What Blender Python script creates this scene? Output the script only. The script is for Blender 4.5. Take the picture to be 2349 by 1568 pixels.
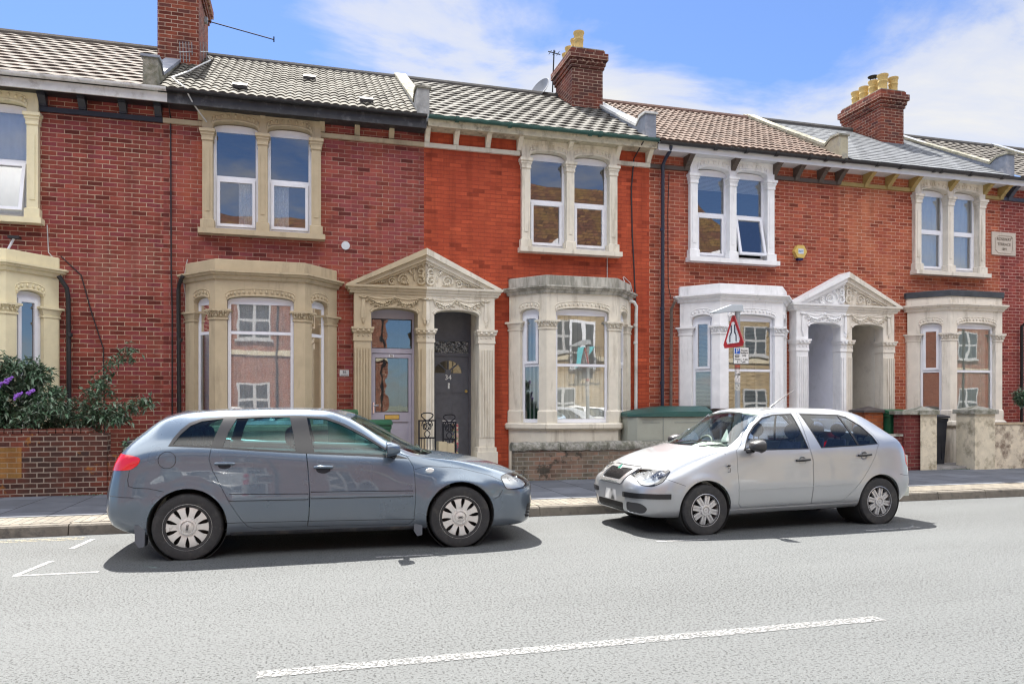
import bpy, bmesh, math, random
import numpy as np
from mathutils import Vector, Matrix
from mathutils.bvhtree import BVHTree
from mathutils.interpolate import poly_3d_calc
for o in list(bpy.data.objects): bpy.data.objects.remove(o)
DENOISE = True
sc = bpy.context.scene; COL = sc.collection; R = math.radians
rnd = random.Random(11)
# ---------------------------------------------------------------- camera
TH = R(15.2875)
cd = bpy.data.cameras.new('camera'); cam = bpy.data.objects.new('camera', cd); COL.objects.link(cam)
cam.location = (0, 0, 1.44); cam.rotation_euler = (R(90), 0, -TH)
cd.sensor_width = 36; cd.lens = 36*1700/2349; cd.shift_y = 146/2349; cd.clip_start = .1; cd.clip_end = 3000
sc.camera = cam
sc.cycles.use_denoising = DENOISE; sc.cycles.filter_width = 1.25
# ---------------------------------------------------------------- light
SUN = Vector((-.07, .50, 1.0)).normalized()
SUN_EL = math.asin(SUN.z); SUN_AZ = math.atan2(SUN.x, SUN.y)
sl = bpy.data.lights.new('sun', 'SUN'); sun = bpy.data.objects.new('sun', sl); COL.objects.link(sun)
sl.energy = 2.0; sl.angle = R(.53); sl.color = (1, .955, .88)
sun.rotation_euler = SUN.to_track_quat('Z', 'Y').to_euler(); sun.location = (0, 30, 60)
vs = sc.view_settings; vs.view_transform = 'Standard'; vs.look = 'None'; vs.exposure = 3.12; vs.gamma = 1
w = bpy.data.worlds.new('World'); sc.world = w; w.use_nodes = True

def L(nt, a, b): nt.links.new(a, b)
def nd(nt, typ, **kw):
    n = nt.nodes.new('ShaderNode' + typ)
    for k, v in kw.items():
        if k in n.inputs: n.inputs[k].default_value = v
        elif hasattr(n, k.lower()): setattr(n, k.lower(), v)
        else: n.inputs[k.replace('_', ' ')].default_value = v
    return n
def ramp(nt, fac, stops):
    n = nd(nt, 'ValToRGB'); e = n.color_ramp.elements
    while len(e) < len(stops): e.new(.5)
    for i, (p, c) in enumerate(stops):
        e[i].position = p; e[i].color = (*c, 1) if not isinstance(c, (int, float)) else (c, c, c, 1)
    L(nt, fac, n.inputs[0]); return n.outputs[0]
def mth(nt, op, a, b=None, c=None):
    n = nd(nt, 'Math'); n.operation = op
    for i, x in enumerate((a, b, c)):
        if x is None: continue
        if isinstance(x, (int, float)): n.inputs[i].default_value = x
        else: L(nt, x, n.inputs[i])
    return n.outputs[0]
def mix(nt, f, a, b, mode='MIX'):
    n = nd(nt, 'Mix'); n.data_type = 'RGBA'; n.blend_type = mode
    for k, x in ((0, f), (6, a), (7, b)):
        if isinstance(x, (int, float)): n.inputs[k].default_value = x if k == 0 else (x, x, x, 1)
        elif isinstance(x, tuple): n.inputs[k].default_value = (*x, 1)
        else: L(nt, x, n.inputs[k])
    return n.outputs[2]

def sky():
    nt = w.node_tree; nt.nodes.clear()
    out = nd(nt, 'OutputWorld'); bg = nd(nt, 'Background'); bg.inputs[1].default_value = SKY_S
    st = nd(nt, 'TexSky'); st.sky_type = 'NISHITA'; st.sun_disc = False
    st.sun_elevation = SUN_EL; st.sun_rotation = SUN_AZ; st.air_density = 1.0; st.dust_density = .3; st.ozone_density = 3.0
    tc = nd(nt, 'TexCoord'); D = tc.outputs['Generated']; sp = nd(nt, 'SeparateXYZ'); L(nt, D, sp.inputs[0])
    zc = mth(nt, 'ADD', mth(nt, 'MAXIMUM', sp.outputs[2], .0), .20); cb = nd(nt, 'CombineXYZ')
    L(nt, mth(nt, 'DIVIDE', sp.outputs[0], zc), cb.inputs[0]); L(nt, mth(nt, 'DIVIDE', sp.outputs[1], zc), cb.inputs[1])
    n1 = nd(nt, 'TexNoise', Scale=1.9, Detail=10.0, Roughness=.60, Distortion=.35); mp = nd(nt, 'Mapping'); mp.inputs[1].default_value = (3.1, 1.7, 0); mp.inputs[3].default_value = (.75, 1.15, 1)
    L(nt, cb.outputs[0], mp.inputs[0]); L(nt, mp.outputs[0], n1.inputs[0])
    d = mth(nt, 'MULTIPLY', n1.outputs[0], .85)
    def blob(px, py, rad, amt):
        """more (or less) cloud round one direction of the sky"""
        v = Vector(((px-1174.5)/1700, 1, (930-py)/1700)); v.rotate(Matrix.Rotation(-TH, 3, 'Z')); v.normalize()
        dt = nd(nt, 'VectorMath'); dt.operation = 'DOT_PRODUCT'; L(nt, D, dt.inputs[0]); dt.inputs[1].default_value = v
        c0 = math.cos(R(rad)); return mth(nt, 'MULTIPLY', ramp(nt, mth(nt, 'DIVIDE', mth(nt, 'SUBTRACT', dt.outputs['Value'], c0), 1-c0), [(0, 0), (1, 1)]), amt)
    for b_ in SKY_BLOBS: d = mth(nt, 'ADD', d, blob(*b_))
    hi = ramp(nt, sp.outputs[2], [(.56, 0), (.66, 1), (.83, 1), (.90, .1)]); d = mth(nt, 'ADD', d, mth(nt, 'MULTIPLY', hi, .26))  # unseen bright band high in the sky, added to light the shaded house fronts
    lo = ramp(nt, sp.outputs[2], [(.0, 1), (.45, 0)]); d = mth(nt, 'ADD', d, mth(nt, 'MULTIPLY', lo, .04))
    cl = ramp(nt, d, [(.44, .04), (.50, .26), (.57, .72), (.70, 1.0)])
    tint = mix(nt, 1.0, st.outputs[0], SKY_T, 'MULTIPLY')
    col = mix(nt, cl, tint, mix(nt, hi, CLOUD, FILL_BAND))
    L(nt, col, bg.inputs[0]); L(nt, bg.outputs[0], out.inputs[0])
SKY_S, SKY_T, CLOUD, FILL_BAND = .09, (.156, .188, .248), (1.13, 1.13, 1.14), (6.0, 5.9, 5.75)
SKY_BLOBS = [(850, 70, 10, .13), (1150, 170, 9, .15), (1250, 90, 4, .06), (1480, 230, 8, .13), (2200, 250, 15, .17), (1950, 40, 8, -.02), (200, 60, 16, -.10), (1700, 60, 9, -.10), (600, 160, 8, -.08)]
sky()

# ---------------------------------------------------------------- mesh helper
class MB:
    def __init__(s): s.v = []; s.f = []
    def add(s, vs, fs):
        b = len(s.v); s.v += [tuple(p) for p in vs]; s.f += [tuple(i + b for i in f) for f in fs]; return s
    def box(s, x0, x1, y0, y1, z0, z1):
        return s.add([(x, y, z) for z in (z0, z1) for y in (y0, y1) for x in (x0, x1)],
              [(0, 2, 3, 1), (4, 5, 7, 6), (0, 1, 5, 4), (2, 6, 7, 3), (0, 4, 6, 2), (1, 3, 7, 5)])
    def prism(s, pts, a0, a1, ax='y', fn=None):
        n = len(pts)
        if fn is None:
            fn = {'y': lambda p, a: (p[0], a, p[1]), 'x': lambda p, a: (a, p[0], p[1]), 'z': lambda p, a: (p[0], p[1], a)}[ax]
        A = sum(pts[i][0]*pts[(i+1) % n][1] - pts[(i+1) % n][0]*pts[i][1] for i in range(n))
        P = pts if A > 0 else pts[::-1]
        vs = [fn(p, a0) for p in P] + [fn(p, a1) for p in P]
        fs = [tuple(range(n)), tuple(range(2*n-1, n-1, -1))] + [(i, i+n, (i+1) % n + n, (i+1) % n) for i in range(n)]
        return s.add(vs, fs)
    def grid(s, rows, closed=False):
        n = len(rows[0]); vs = [p for r in rows for p in r]; fs = []
        for i in range(len(rows)-1):
            for j in range(n if closed else n-1):
                k = (j+1) % n; fs.append((i*n+j, i*n+k, (i+1)*n+k, (i+1)*n+j))
        return s.add(vs, fs)
    def tube(s, pts, r, n=8, cap=True):
        pts = [Vector(p) for p in pts]; rr = r if isinstance(r, (list, tuple)) else [r]*len(pts)
        rows = []; up = Vector((0.13, .21, 1)).normalized()
        for i, p in enumerate(pts):
            d = (pts[min(i+1, len(pts)-1)] - pts[max(i-1, 0)]).normalized()
            a = d.cross(up)
            if a.length < 1e-3: a = d.cross(Vector((1, 0, 0)))
            a.normalize(); b = d.cross(a)
            rows.append([p + (a*math.cos(t) + b*math.sin(t))*rr[i] for t in [2*math.pi*k/n for k in range(n)]])
        b0 = len(s.v); s.grid(rows, True)
        if cap:
            s.f.append(tuple(b0+k for k in range(n))[::-1]); s.f.append(tuple(b0+(len(rows)-1)*n+k for k in range(n)))
        return s
    def lathe(s, c, prof, n=24, ax='z', cap=True):
        c = Vector(c); m = {'z': (Vector((1, 0, 0)), Vector((0, 1, 0)), Vector((0, 0, 1))), 'y': (Vector((1, 0, 0)), Vector((0, 0, 1)), Vector((0, 1, 0))),
              'x': (Vector((0, 1, 0)), Vector((0, 0, 1)), Vector((1, 0, 0)))}[ax]
        rows = [[c + (m[0]*math.cos(t) + m[1]*math.sin(t))*r + m[2]*h for t in [2*math.pi*k/n for k in range(n)]] for r, h in prof]
        b0 = len(s.v); s.grid(rows, True)
        if cap:
            s.f.append(tuple(b0+k for k in range(n))[::-1]); s.f.append(tuple(b0+(len(rows)-1)*n+k for k in range(n)))
        return s
    def blob(s, c, rx, ry, rz, n=8, m=5):
        rows = []
        for i in range(m+1):
            t = math.pi*(i/m) ; t = min(max(t, .12), math.pi-.12)
            rows.append([(c[0]+rx*math.sin(t)*math.cos(2*math.pi*k/n), c[1]+ry*math.sin(t)*math.sin(2*math.pi*k/n), c[2]-rz*math.cos(t)) for k in range(n)])
        b0 = len(s.v); s.grid(rows, True); s.f.append(tuple(b0+k for k in range(n))[::-1]); s.f.append(tuple(b0+m*n+k for k in range(n)))
        return s
    def mould(s, path, prof):
        """sweep a (out, z) profile along a plan path; out is to the right of travel"""
        P = [Vector((p[0], p[1])) for p in path]; rows = []
        for i, p in enumerate(P):
            d0 = (P[i]-P[i-1]).normalized() if i else (P[1]-P[0]).normalized()
            d1 = (P[i+1]-P[i]).normalized() if i < len(P)-1 else d0
            n0 = Vector((d0.y, -d0.x)); n1 = Vector((d1.y, -d1.x)); m = (n0+n1).normalized(); k = 1/max(.3, m.dot(n0))
            rows.append([(p.x+m.x*k*o, p.y+m.y*k*o, z) for o, z in prof])
        n = len(prof); b0 = len(s.v); s.grid(rows, True)
        s.f.append(tuple(b0+k for k in range(n))[::-1]); s.f.append(tuple(b0+(len(rows)-1)*n+k for k in range(n)))
        return s
    def rot(s, ang, axis, c, start=0):
        m = Matrix.Translation(c) @ Matrix.Rotation(ang, 4, axis) @ Matrix.Translation(-Vector(c))
        for i in range(start, len(s.v)): s.v[i] = tuple(m @ Vector(s.v[i]))
        return s
    def build(s, name, m, parent=None, smooth=False, label=None):
        o0 = parent_origin(parent)
        me = bpy.data.meshes.new(name); me.from_pydata([tuple(Vector(p)-o0) for p in s.v], [], s.f)
        bm = bmesh.new(); bm.from_mesh(me); bmesh.ops.recalc_face_normals(bm, faces=bm.faces[:]); bm.to_mesh(me); bm.free()
        return link(name, me, m, parent, smooth, label)
def parent_origin(p):
    o = Vector((0, 0, 0))
    while p is not None: o += p.location; p = p.parent
    return o
def link(name, me, m, parent=None, smooth=False, label=None):
    if m is not None: me.materials.clear(); me.materials.append(m)
    if smooth is not False:
        me.polygons.foreach_set('use_smooth', [True]*len(me.polygons)); me.set_sharp_from_angle(angle=R(smooth if smooth is not True else 40))
    o = bpy.data.objects.new(name, me); COL.objects.link(o)
    if parent is not None: o.parent = parent
    if label: o['label'] = label
    return o
def thing(name, label, cat, loc=(0, 0, 0), group=None, rz=0):
    o = bpy.data.objects.new(name, None); COL.objects.link(o); o.location = loc; o.rotation_euler = (0, 0, rz); o.empty_display_size = .2
    o['label'] = label; o['category'] = cat
    if group: o['group'] = group
    return o
def tag(o, label, cat, group=None, kind=None):
    o['label'] = label; o['category'] = cat
    if group: o['group'] = group
    if kind: o['kind'] = kind
    return o
def struct(name, mb, m, kind='structure'):
    o = mb.build(name, m); o['kind'] = kind; return o
def text(name, s, size, loc, m, parent=None, ext=.002, rot=(R(90), 0, 0), align='CENTER', label=None):
    cu = bpy.data.curves.new(name, 'FONT'); cu.body = s; cu.size = size; cu.extrude = ext; cu.align_x = align; cu.align_y = 'CENTER'
    t = bpy.data.objects.new(name, cu); COL.objects.link(t); dg = bpy.context.evaluated_depsgraph_get()
    me = bpy.data.meshes.new_from_object(t.evaluated_get(dg)); bpy.data.objects.remove(t)
    from mathutils import Euler
    me.transform(Matrix.Translation(Vector(loc)-parent_origin(parent)) @ Euler(rot).to_matrix().to_4x4())
    return link(name, me, m, parent, label=label)

# ---------------------------------------------------------------- materials
MC = {}
def base(name):
    m = bpy.data.materials.new(name); m.use_nodes = True; nt = m.node_tree; return m, nt, nt.nodes['Principled BSDF']
def ocoord(nt): return nd(nt, 'TexCoord').outputs['Object']
def bump(nt, p, h, s, d=.01):
    b = nd(nt, 'Bump'); b.inputs['Strength'].default_value = s; b.inputs['Distance'].default_value = d
    L(nt, h, b.inputs['Height']); L(nt, b.outputs[0], p.inputs['Normal'])
def plain(name, c, rough=.5, var=.12, scale=6, metal=0, coat=0, bmp=0, spec=.5, dirt=None, dscale=1.3, dth=.58, bd=.01, streak=False):
    if name in MC: return MC[name]
    m, nt, p = base(name); co = ocoord(nt)
    n = nd(nt, 'TexNoise', Scale=scale, Detail=6.0, Roughness=.6); L(nt, co, n.inputs[0])
    col = ramp(nt, n.outputs[0], [(.3, tuple(x*(1-var) for x in c)), (.7, tuple(min(1, x*(1+var)) for x in c))])
    if dirt:
        n2 = nd(nt, 'TexNoise', Scale=dscale, Detail=8.0, Roughness=.68)
        if streak:
            mp = nd(nt, 'Mapping'); mp.inputs[3].default_value = (3.5, 3.5, .55); L(nt, co, mp.inputs[0]); L(nt, mp.outputs[0], n2.inputs[0])
        else: L(nt, co, n2.inputs[0])
        col = mix(nt, ramp(nt, n2.outputs[0], [(dth-.07, 0), (dth+.09, .85)]), col, dirt)
    L(nt, col, p.inputs['Base Color'])
    p.inputs['Roughness'].default_value = rough; p.inputs['Metallic'].default_value = metal; p.inputs['Specular IOR Level'].default_value = spec
    p.inputs['Coat Weight'].default_value = coat; p.inputs['Coat Roughness'].default_value = .03
    if bmp:
        n3 = nd(nt, 'TexNoise', Scale=scale*7, Detail=5.0, Roughness=.65); L(nt, co, n3.inputs[0]); bump(nt, p, n3.outputs[0], bmp, bd)
    MC[name] = m; return m
def brick(name, c1, c2, mortar, c3=None, ms=.0055, stain=None, sth=.55, paint=0, bw=.225, rh=.075, bl=None, blth=.62, off=.5, blsc=2.6):
    if name in MC: return MC[name]
    m, nt, p = base(name); co = ocoord(nt); sp = nd(nt, 'SeparateXYZ'); L(nt, co, sp.inputs[0])
    cb = nd(nt, 'CombineXYZ'); L(nt, mth(nt, 'ADD', sp.outputs[0], sp.outputs[1]), cb.inputs[0]); L(nt, sp.outputs[2], cb.inputs[1])
    nw = nd(nt, 'TexNoise', Scale=9.0, Detail=3.0); L(nt, co, nw.inputs[0])
    wob = nd(nt, 'VectorMath'); wob.operation = 'SCALE'; sb = nd(nt, 'VectorMath'); sb.operation = 'SUBTRACT'; sb.inputs[1].default_value = (.5, .5, .5)
    L(nt, nw.outputs[1], sb.inputs[0]); L(nt, sb.outputs[0], wob.inputs[0]); wob.inputs[3].default_value = .012
    ad = nd(nt, 'VectorMath'); L(nt, cb.outputs[0], ad.inputs[0]); L(nt, wob.outputs[0], ad.inputs[1])
    b = nd(nt, 'TexBrick', Scale=1.0); b.inputs['Mortar Size'].default_value = ms; b.inputs['Mortar Smooth'].default_value = .25
    b.inputs['Brick Width'].default_value = bw; b.inputs['Row Height'].default_value = rh; b.inputs['Bias'].default_value = 0; b.offset = off
    b.inputs['Color1'].default_value = (0, 0, 0, 1); b.inputs['Color2'].default_value = (1, 1, 1, 1); b.inputs['Mortar'].default_value = (.5, .5, .5, 1)
    L(nt, ad.outputs[0], b.inputs[0])
    col = ramp(nt, b.outputs[0], [(0, tuple(x*(.86 if paint else .6) for x in c1)), (.10, c1), (.5, c2), (.88, c3 or c2), (1, tuple(min(.8, x*(1.06 if paint else 1.25)) for x in c2))])
    fine = nd(nt, 'TexNoise', Scale=60.0, Detail=4.0, Roughness=.7); L(nt, co, fine.inputs[0])
    col = mix(nt, .35, col, ramp(nt, fine.outputs[0], [(.3, .45), (.7, 1.0)]), 'MULTIPLY')
    if stain:
        n2 = nd(nt, 'TexNoise', Scale=.9, Detail=7.0, Roughness=.62); mp = nd(nt, 'Mapping'); mp.inputs[3].default_value = (1, 1, .8); L(nt, co, mp.inputs[0]); L(nt, mp.outputs[0], n2.inputs[0])
        col = mix(nt, ramp(nt, n2.outputs[0], [(sth-.08, 0), (sth+.12, .75)]), col, stain)
    sv = nd(nt, 'TexNoise', Scale=1.0, Detail=6.0, Roughness=.65); ms_ = nd(nt, 'Mapping'); ms_.inputs[3].default_value = (5.5, 5.5, .45); L(nt, co, ms_.inputs[0]); L(nt, ms_.outputs[0], sv.inputs[0])
    col = mix(nt, .8, col, ramp(nt, sv.outputs[0], [(.28, .55), (.5, .95), (.75, 1.12)]), 'MULTIPLY')
    mcol = mortar
    if paint:
        mcol = mix(nt, paint, mortar, col)
    n5 = nd(nt, 'TexNoise', Scale=3.0, Detail=4.0); L(nt, co, n5.inputs[0])
    mv = mix(nt, ramp(nt, n5.outputs[0], [(.35, .0), (.7, .65)]), mcol, col)
    col = mix(nt, b.outputs[1], col, mv)
    if bl:
        n6 = nd(nt, 'TexNoise', Scale=blsc, Detail=8.0, Roughness=.7); L(nt, co, n6.inputs[0])
        col = mix(nt, ramp(nt, n6.outputs[0], [(blth, 0), (blth+.05, .8)]), col, bl)
    L(nt, col, p.inputs['Base Color']); p.inputs['Roughness'].default_value = .85; p.inputs['Specular IOR Level'].default_value = .25
    h = mth(nt, 'ADD', mth(nt, 'SUBTRACT', 1.0, b.outputs[1]), mth(nt, 'MULTIPLY', fine.outputs[0], .35)); bump(nt, p, h, .8, .006)
    MC[name] = m; return m
def pane_mat(name, refl=.3, wav=.002, ws=3.0, tint=(.9, .95, .95), fk=1.6):
    if name in MC: return MC[name]
    m, nt, p = base(name); nt.nodes.remove(p); out = nt.nodes['Material Output']
    tr = nd(nt, 'BsdfTransparent'); tr.inputs[0].default_value = (*tint, 1); gl = nd(nt, 'BsdfGlossy', Roughness=0.0); gl.inputs[0].default_value = (1, 1, 1, 1)
    co = ocoord(nt); n = nd(nt, 'TexNoise', Scale=ws, Detail=1.0); L(nt, co, n.inputs[0])
    b = nd(nt, 'Bump'); b.inputs['Strength'].default_value = 1; b.inputs['Distance'].default_value = wav; L(nt, n.outputs[0], b.inputs['Height']); L(nt, b.outputs[0], gl.inputs['Normal'])
    fr = nd(nt, 'Fresnel', IOR=1.5); f = mth(nt, 'MINIMUM', mth(nt, 'ADD', mth(nt, 'MULTIPLY', fr.outputs[0], fk), refl), 1.0)
    mx = nd(nt, 'MixShader'); L(nt, f, mx.inputs[0]); L(nt, tr.outputs[0], mx.inputs[1]); L(nt, gl.outputs[0], mx.inputs[2]); L(nt, mx.outputs[0], out.inputs[0])
    MC[name] = m; return m
def net_mat(name, c=(.8, .82, .85), dens=.62, scale=45):
    if name in MC: return MC[name]
    m, nt, p = base(name); out = nt.nodes['Material Output']; co = ocoord(nt)
    n = nd(nt, 'TexNoise', Scale=scale, Detail=3.0, Roughness=.8); L(nt, co, n.inputs[0])
    p.inputs['Base Color'].default_value = (*c, 1); p.inputs['Roughness'].default_value = .9
    tr = nd(nt, 'BsdfTransparent'); mx = nd(nt, 'MixShader'); L(nt, ramp(nt, n.outputs[0], [(.42, dens), (.58, min(1, dens+.35))]), mx.inputs[0])
    L(nt, tr.outputs[0], mx.inputs[1]); L(nt, p.outputs[0], mx.inputs[2]); L(nt, mx.outputs[0], out.inputs[0]); MC[name] = m; return m
def paint_mat(name, c, metal, rough, flake=.25):
    m, nt, p = base(name); co = ocoord(nt); n = nd(nt, 'TexNoise', Scale=900.0, Detail=1.0); L(nt, co, n.inputs[0])
    n2 = nd(nt, 'TexNoise', Scale=2.0, Detail=5.0); L(nt, co, n2.inputs[0])
    col = mix(nt, .5, ramp(nt, n.outputs[0], [(.3, tuple(x*(1-flake) for x in c)), (.7, tuple(x*(1+flake) for x in c))]), c)
    sp = nd(nt, 'SeparateXYZ'); L(nt, co, sp.inputs[0])   # road dust up the lower body
    du = mth(nt, 'MULTIPLY', mth(nt, 'MULTIPLY', ramp(nt, sp.outputs[2], [(.2, 1.0), (.62, 0.0)]), n2.outputs[0]), .45)
    col = mix(nt, du, col, (.34, .32, .29))
    L(nt, col, p.inputs['Base Color']); p.inputs['Metallic'].default_value = metal; L(nt, mth(nt, 'ADD', rough-.05, mth(nt, 'MULTIPLY', n2.outputs[0], .1)), p.inputs['Roughness'])
    p.inputs['Coat Weight'].default_value = 1; p.inputs['Coat Roughness'].default_value = .025; return m
WHITE_PVC = plain('white_pvc', (.75, .76, .8), .3, .04)
BLACK = plain('black_plastic', (.018, .018, .02), .45, .2)
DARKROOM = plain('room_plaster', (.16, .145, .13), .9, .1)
LEAD = plain('lead_flashing', (.20, .22, .26), .55, .25, 5, dirt=(.33, .33, .35), dscale=4)
IRON = plain('black_iron', (.02, .021, .026), .8, .3, spec=.15)
PANE = pane_mat('window_glass', .17, .0009, 2.2); PANE2 = pane_mat('wavy_glass', .05, .0010, 4.0)
NET = net_mat('net_curtain', (.86, .88, .91), .92); LACE = net_mat('lace_curtain', (.88, .88, .9), .72, 60)
# ---------------------------------------------------------------- ground
def asphalt():
    m, nt, p = base('road_asphalt'); co = ocoord(nt)
    v = nd(nt, 'TexNoise', Scale=58.0, Detail=2.0, Roughness=.55); L(nt, co, v.inputs[0])
    n = nd(nt, 'TexNoise', Scale=160.0, Detail=3.0, Roughness=.7); L(nt, co, n.inputs[0])
    big = nd(nt, 'TexNoise', Scale=.35, Detail=5.0, Roughness=.6); mp = nd(nt, 'Mapping'); mp.inputs[3].default_value = (.35, 1.6, 1); L(nt, co, mp.inputs[0]); L(nt, mp.outputs[0], big.inputs[0])
    col = ramp(nt, n.outputs[0], [(.3, (.060, .064, .066)), (.7, (.100, .106, .108))])
    hole = ramp(nt, v.outputs[0], [(.393, 1), (.436, 0)])
    band = ramp(nt, big.outputs[0], [(.36, .5), (.55, 1.0)])
    col = mix(nt, mth(nt, 'MULTIPLY', hole, mth(nt, 'MULTIPLY', band, .95)), col, (.012, .012, .012))
    v2 = nd(nt, 'TexNoise', Scale=70.0, Detail=1.0); L(nt, co, v2.inputs[0])
    col = mix(nt, ramp(nt, v2.outputs[0], [(.66, 0), (.72, .5)]), col, (.17, .175, .175))
    col = mix(nt, 1.0, col, ramp(nt, big.outputs[0], [(.3, 1.1), (.75, .9)]), 'MULTIPLY')
    L(nt, col, p.inputs['Base Color']); p.inputs['Roughness'].default_value = .75; p.inputs['Specular IOR Level'].default_value = .3
    bump(nt, p, mth(nt, 'SUBTRACT', n.outputs[0], mth(nt, 'MULTIPLY', hole, .8)), .6, .006); return m
def slabs(name, bw, rh, c, mc, ms=.006, off=.5, rot=False):
    m, nt, p = base(name); co = ocoord(nt); mp = nd(nt, 'Mapping')
    if rot: mp.inputs[2].default_value = (0, 0, R(90))
    L(nt, co, mp.inputs[0])
    b = nd(nt, 'TexBrick', Scale=1.0); b.inputs['Mortar Size'].default_value = ms; b.inputs['Brick Width'].default_value = bw; b.inputs['Row Height'].default_value = rh; b.offset = off
    b.inputs['Color1'].default_value = (*[x*.8 for x in c], 1); b.inputs['Color2'].default_value = (*[x*1.2 for x in c], 1); b.inputs['Mortar'].default_value = (*mc, 1); L(nt, mp.outputs[0], b.inputs[0])
    n = nd(nt, 'TexNoise', Scale=2.5, Detail=8.0, Roughness=.7); L(nt, co, n.inputs[0])
    col = mix(nt, .7, b.outputs[0], ramp(nt, n.outputs[0], [(.3, .6), (.7, 1.15)]), 'MULTIPLY')
    L(nt, col, p.inputs['Base Color']); p.inputs['Roughness'].default_value = .8; p.inputs['Specular IOR Level'].default_value = .3
    bump(nt, p, mth(nt, 'SUBTRACT', mth(nt, 'MULTIPLY', n.outputs[0], .3), b.outputs[1]), .5, .006); return m
KX0, KX1 = -60, 90
struct('ground', MB().box(-900, 900, -900, 900, -.5, -.02), plain('far_ground', (.12, .13, .1), .9))
struct('road', MB().add([(KX0, -.9, 0), (KX1, -.9, 0), (KX1, 9.26, 0), (KX0, 9.26, 0)], [(0, 1, 2, 3)]), asphalt())
struct('pavement', MB().box(KX0, KX1, 9.92, 12.5, -.1, .135), slabs('pavement_slabs', .9, .6, (.125, .135, .155), (.028, .028, .034), .009, .5, True))
struct('verge_path', MB().box(KX0, KX1, 9.36, 9.915, -.1, .128), slabs('block_paving', .2, .1, (.155, .137, .11), (.06, .056, .05), .008, .5, True))
struct('forecourt_path', MB().box(KX0, KX1, 12.5, 20, -.1, .2), plain('forecourt_concrete', (.24, .23, .22), .85, .2, 3, bmp=.3))
struct('near_pavement', MB().box(KX0, KX1, -5.6, -.9, -.1, .12), slabs('near_slabs', .9, .6, (.24, .24, .24), (.06, .06, .06)))
kb = MB()
x = -30.0
while x < 45:
    z = .122 + rnd.uniform(-.003, .003)
    kb.prism([(9.235 - .012, 0), (9.245, z - .02), (9.262, z), (9.355, z), (9.355, -.1), (9.23, -.1)], x + .004, x + .906, 'x'); x += .914
struct('kerb', kb, plain('kerb_stone', (.13, .115, .095), .85, .25, 5, bmp=.5, dirt=(.05, .047, .043), dscale=6))
def marking(name, c, th, sc_):
    m, nt, p = base(name); out = nt.nodes['Material Output']; co = ocoord(nt); n = nd(nt, 'TexNoise', Scale=sc_, Detail=5.0, Roughness=.7); L(nt, co, n.inputs[0])
    p.inputs['Base Color'].default_value = (*c, 1); p.inputs['Roughness'].default_value = .7; tr = nd(nt, 'BsdfTransparent'); mx = nd(nt, 'MixShader')
    L(nt, ramp(nt, n.outputs[0], [(th-.05, .96), (th+.05, .05)]), mx.inputs[0]); L(nt, tr.outputs[0], mx.inputs[1]); L(nt, p.outputs[0], mx.inputs[2]); L(nt, mx.outputs[0], out.inputs[0]); return m
MARK = marking('white_marking', (.235, .235, .235), .56, 40.0); MARKW = marking('worn_marking', (.19, .19, .19), .51, 55.0)
YEL = marking('faded_yellow_marking', (.25, .22, .14), .50, 30.0)
def strip(mb, a, b, wd, z=.004):
    a = Vector((*a, z)); b = Vector((*b, z)); d = (b-a).normalized(); n = Vector((-d.y, d.x, 0))*wd/2
    mb.add([a-n, b-n, b+n, a+n], [(0, 1, 2, 3)])
mk = MB(); strip(mk, (-.27, 4.18), (3.73, 4.18), .105); struct('road_marking', mk, MARKW)
for a, b in (((-2.42, 7.15), (-1.76, 7.13)), ((.607, 7.13), (1.155, 7.10)), ((3.55, 7.17), (4.13, 7.14)), ((6.17, 7.16), (6.97, 7.18)), ((9.4, 7.17), (10.0, 7.17)), ((-5.0, 7.15), (-4.4, 7.15))): mk = MB(); strip(mk, a, b, .05); struct('road_marking', mk, MARK)
for a, b in (((-2.40, 7.18), (-2.30, 7.75)), ((-2.31, 8.35), (-2.25, 8.9))): mk = MB(); strip(mk, a, b, .055); struct('road_marking', mk, MARK)
for yy in (8.93, 9.03): mk = MB(); strip(mk, (-9, yy), (-2.35, yy), .04); struct('road_marking', mk, YEL)

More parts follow.
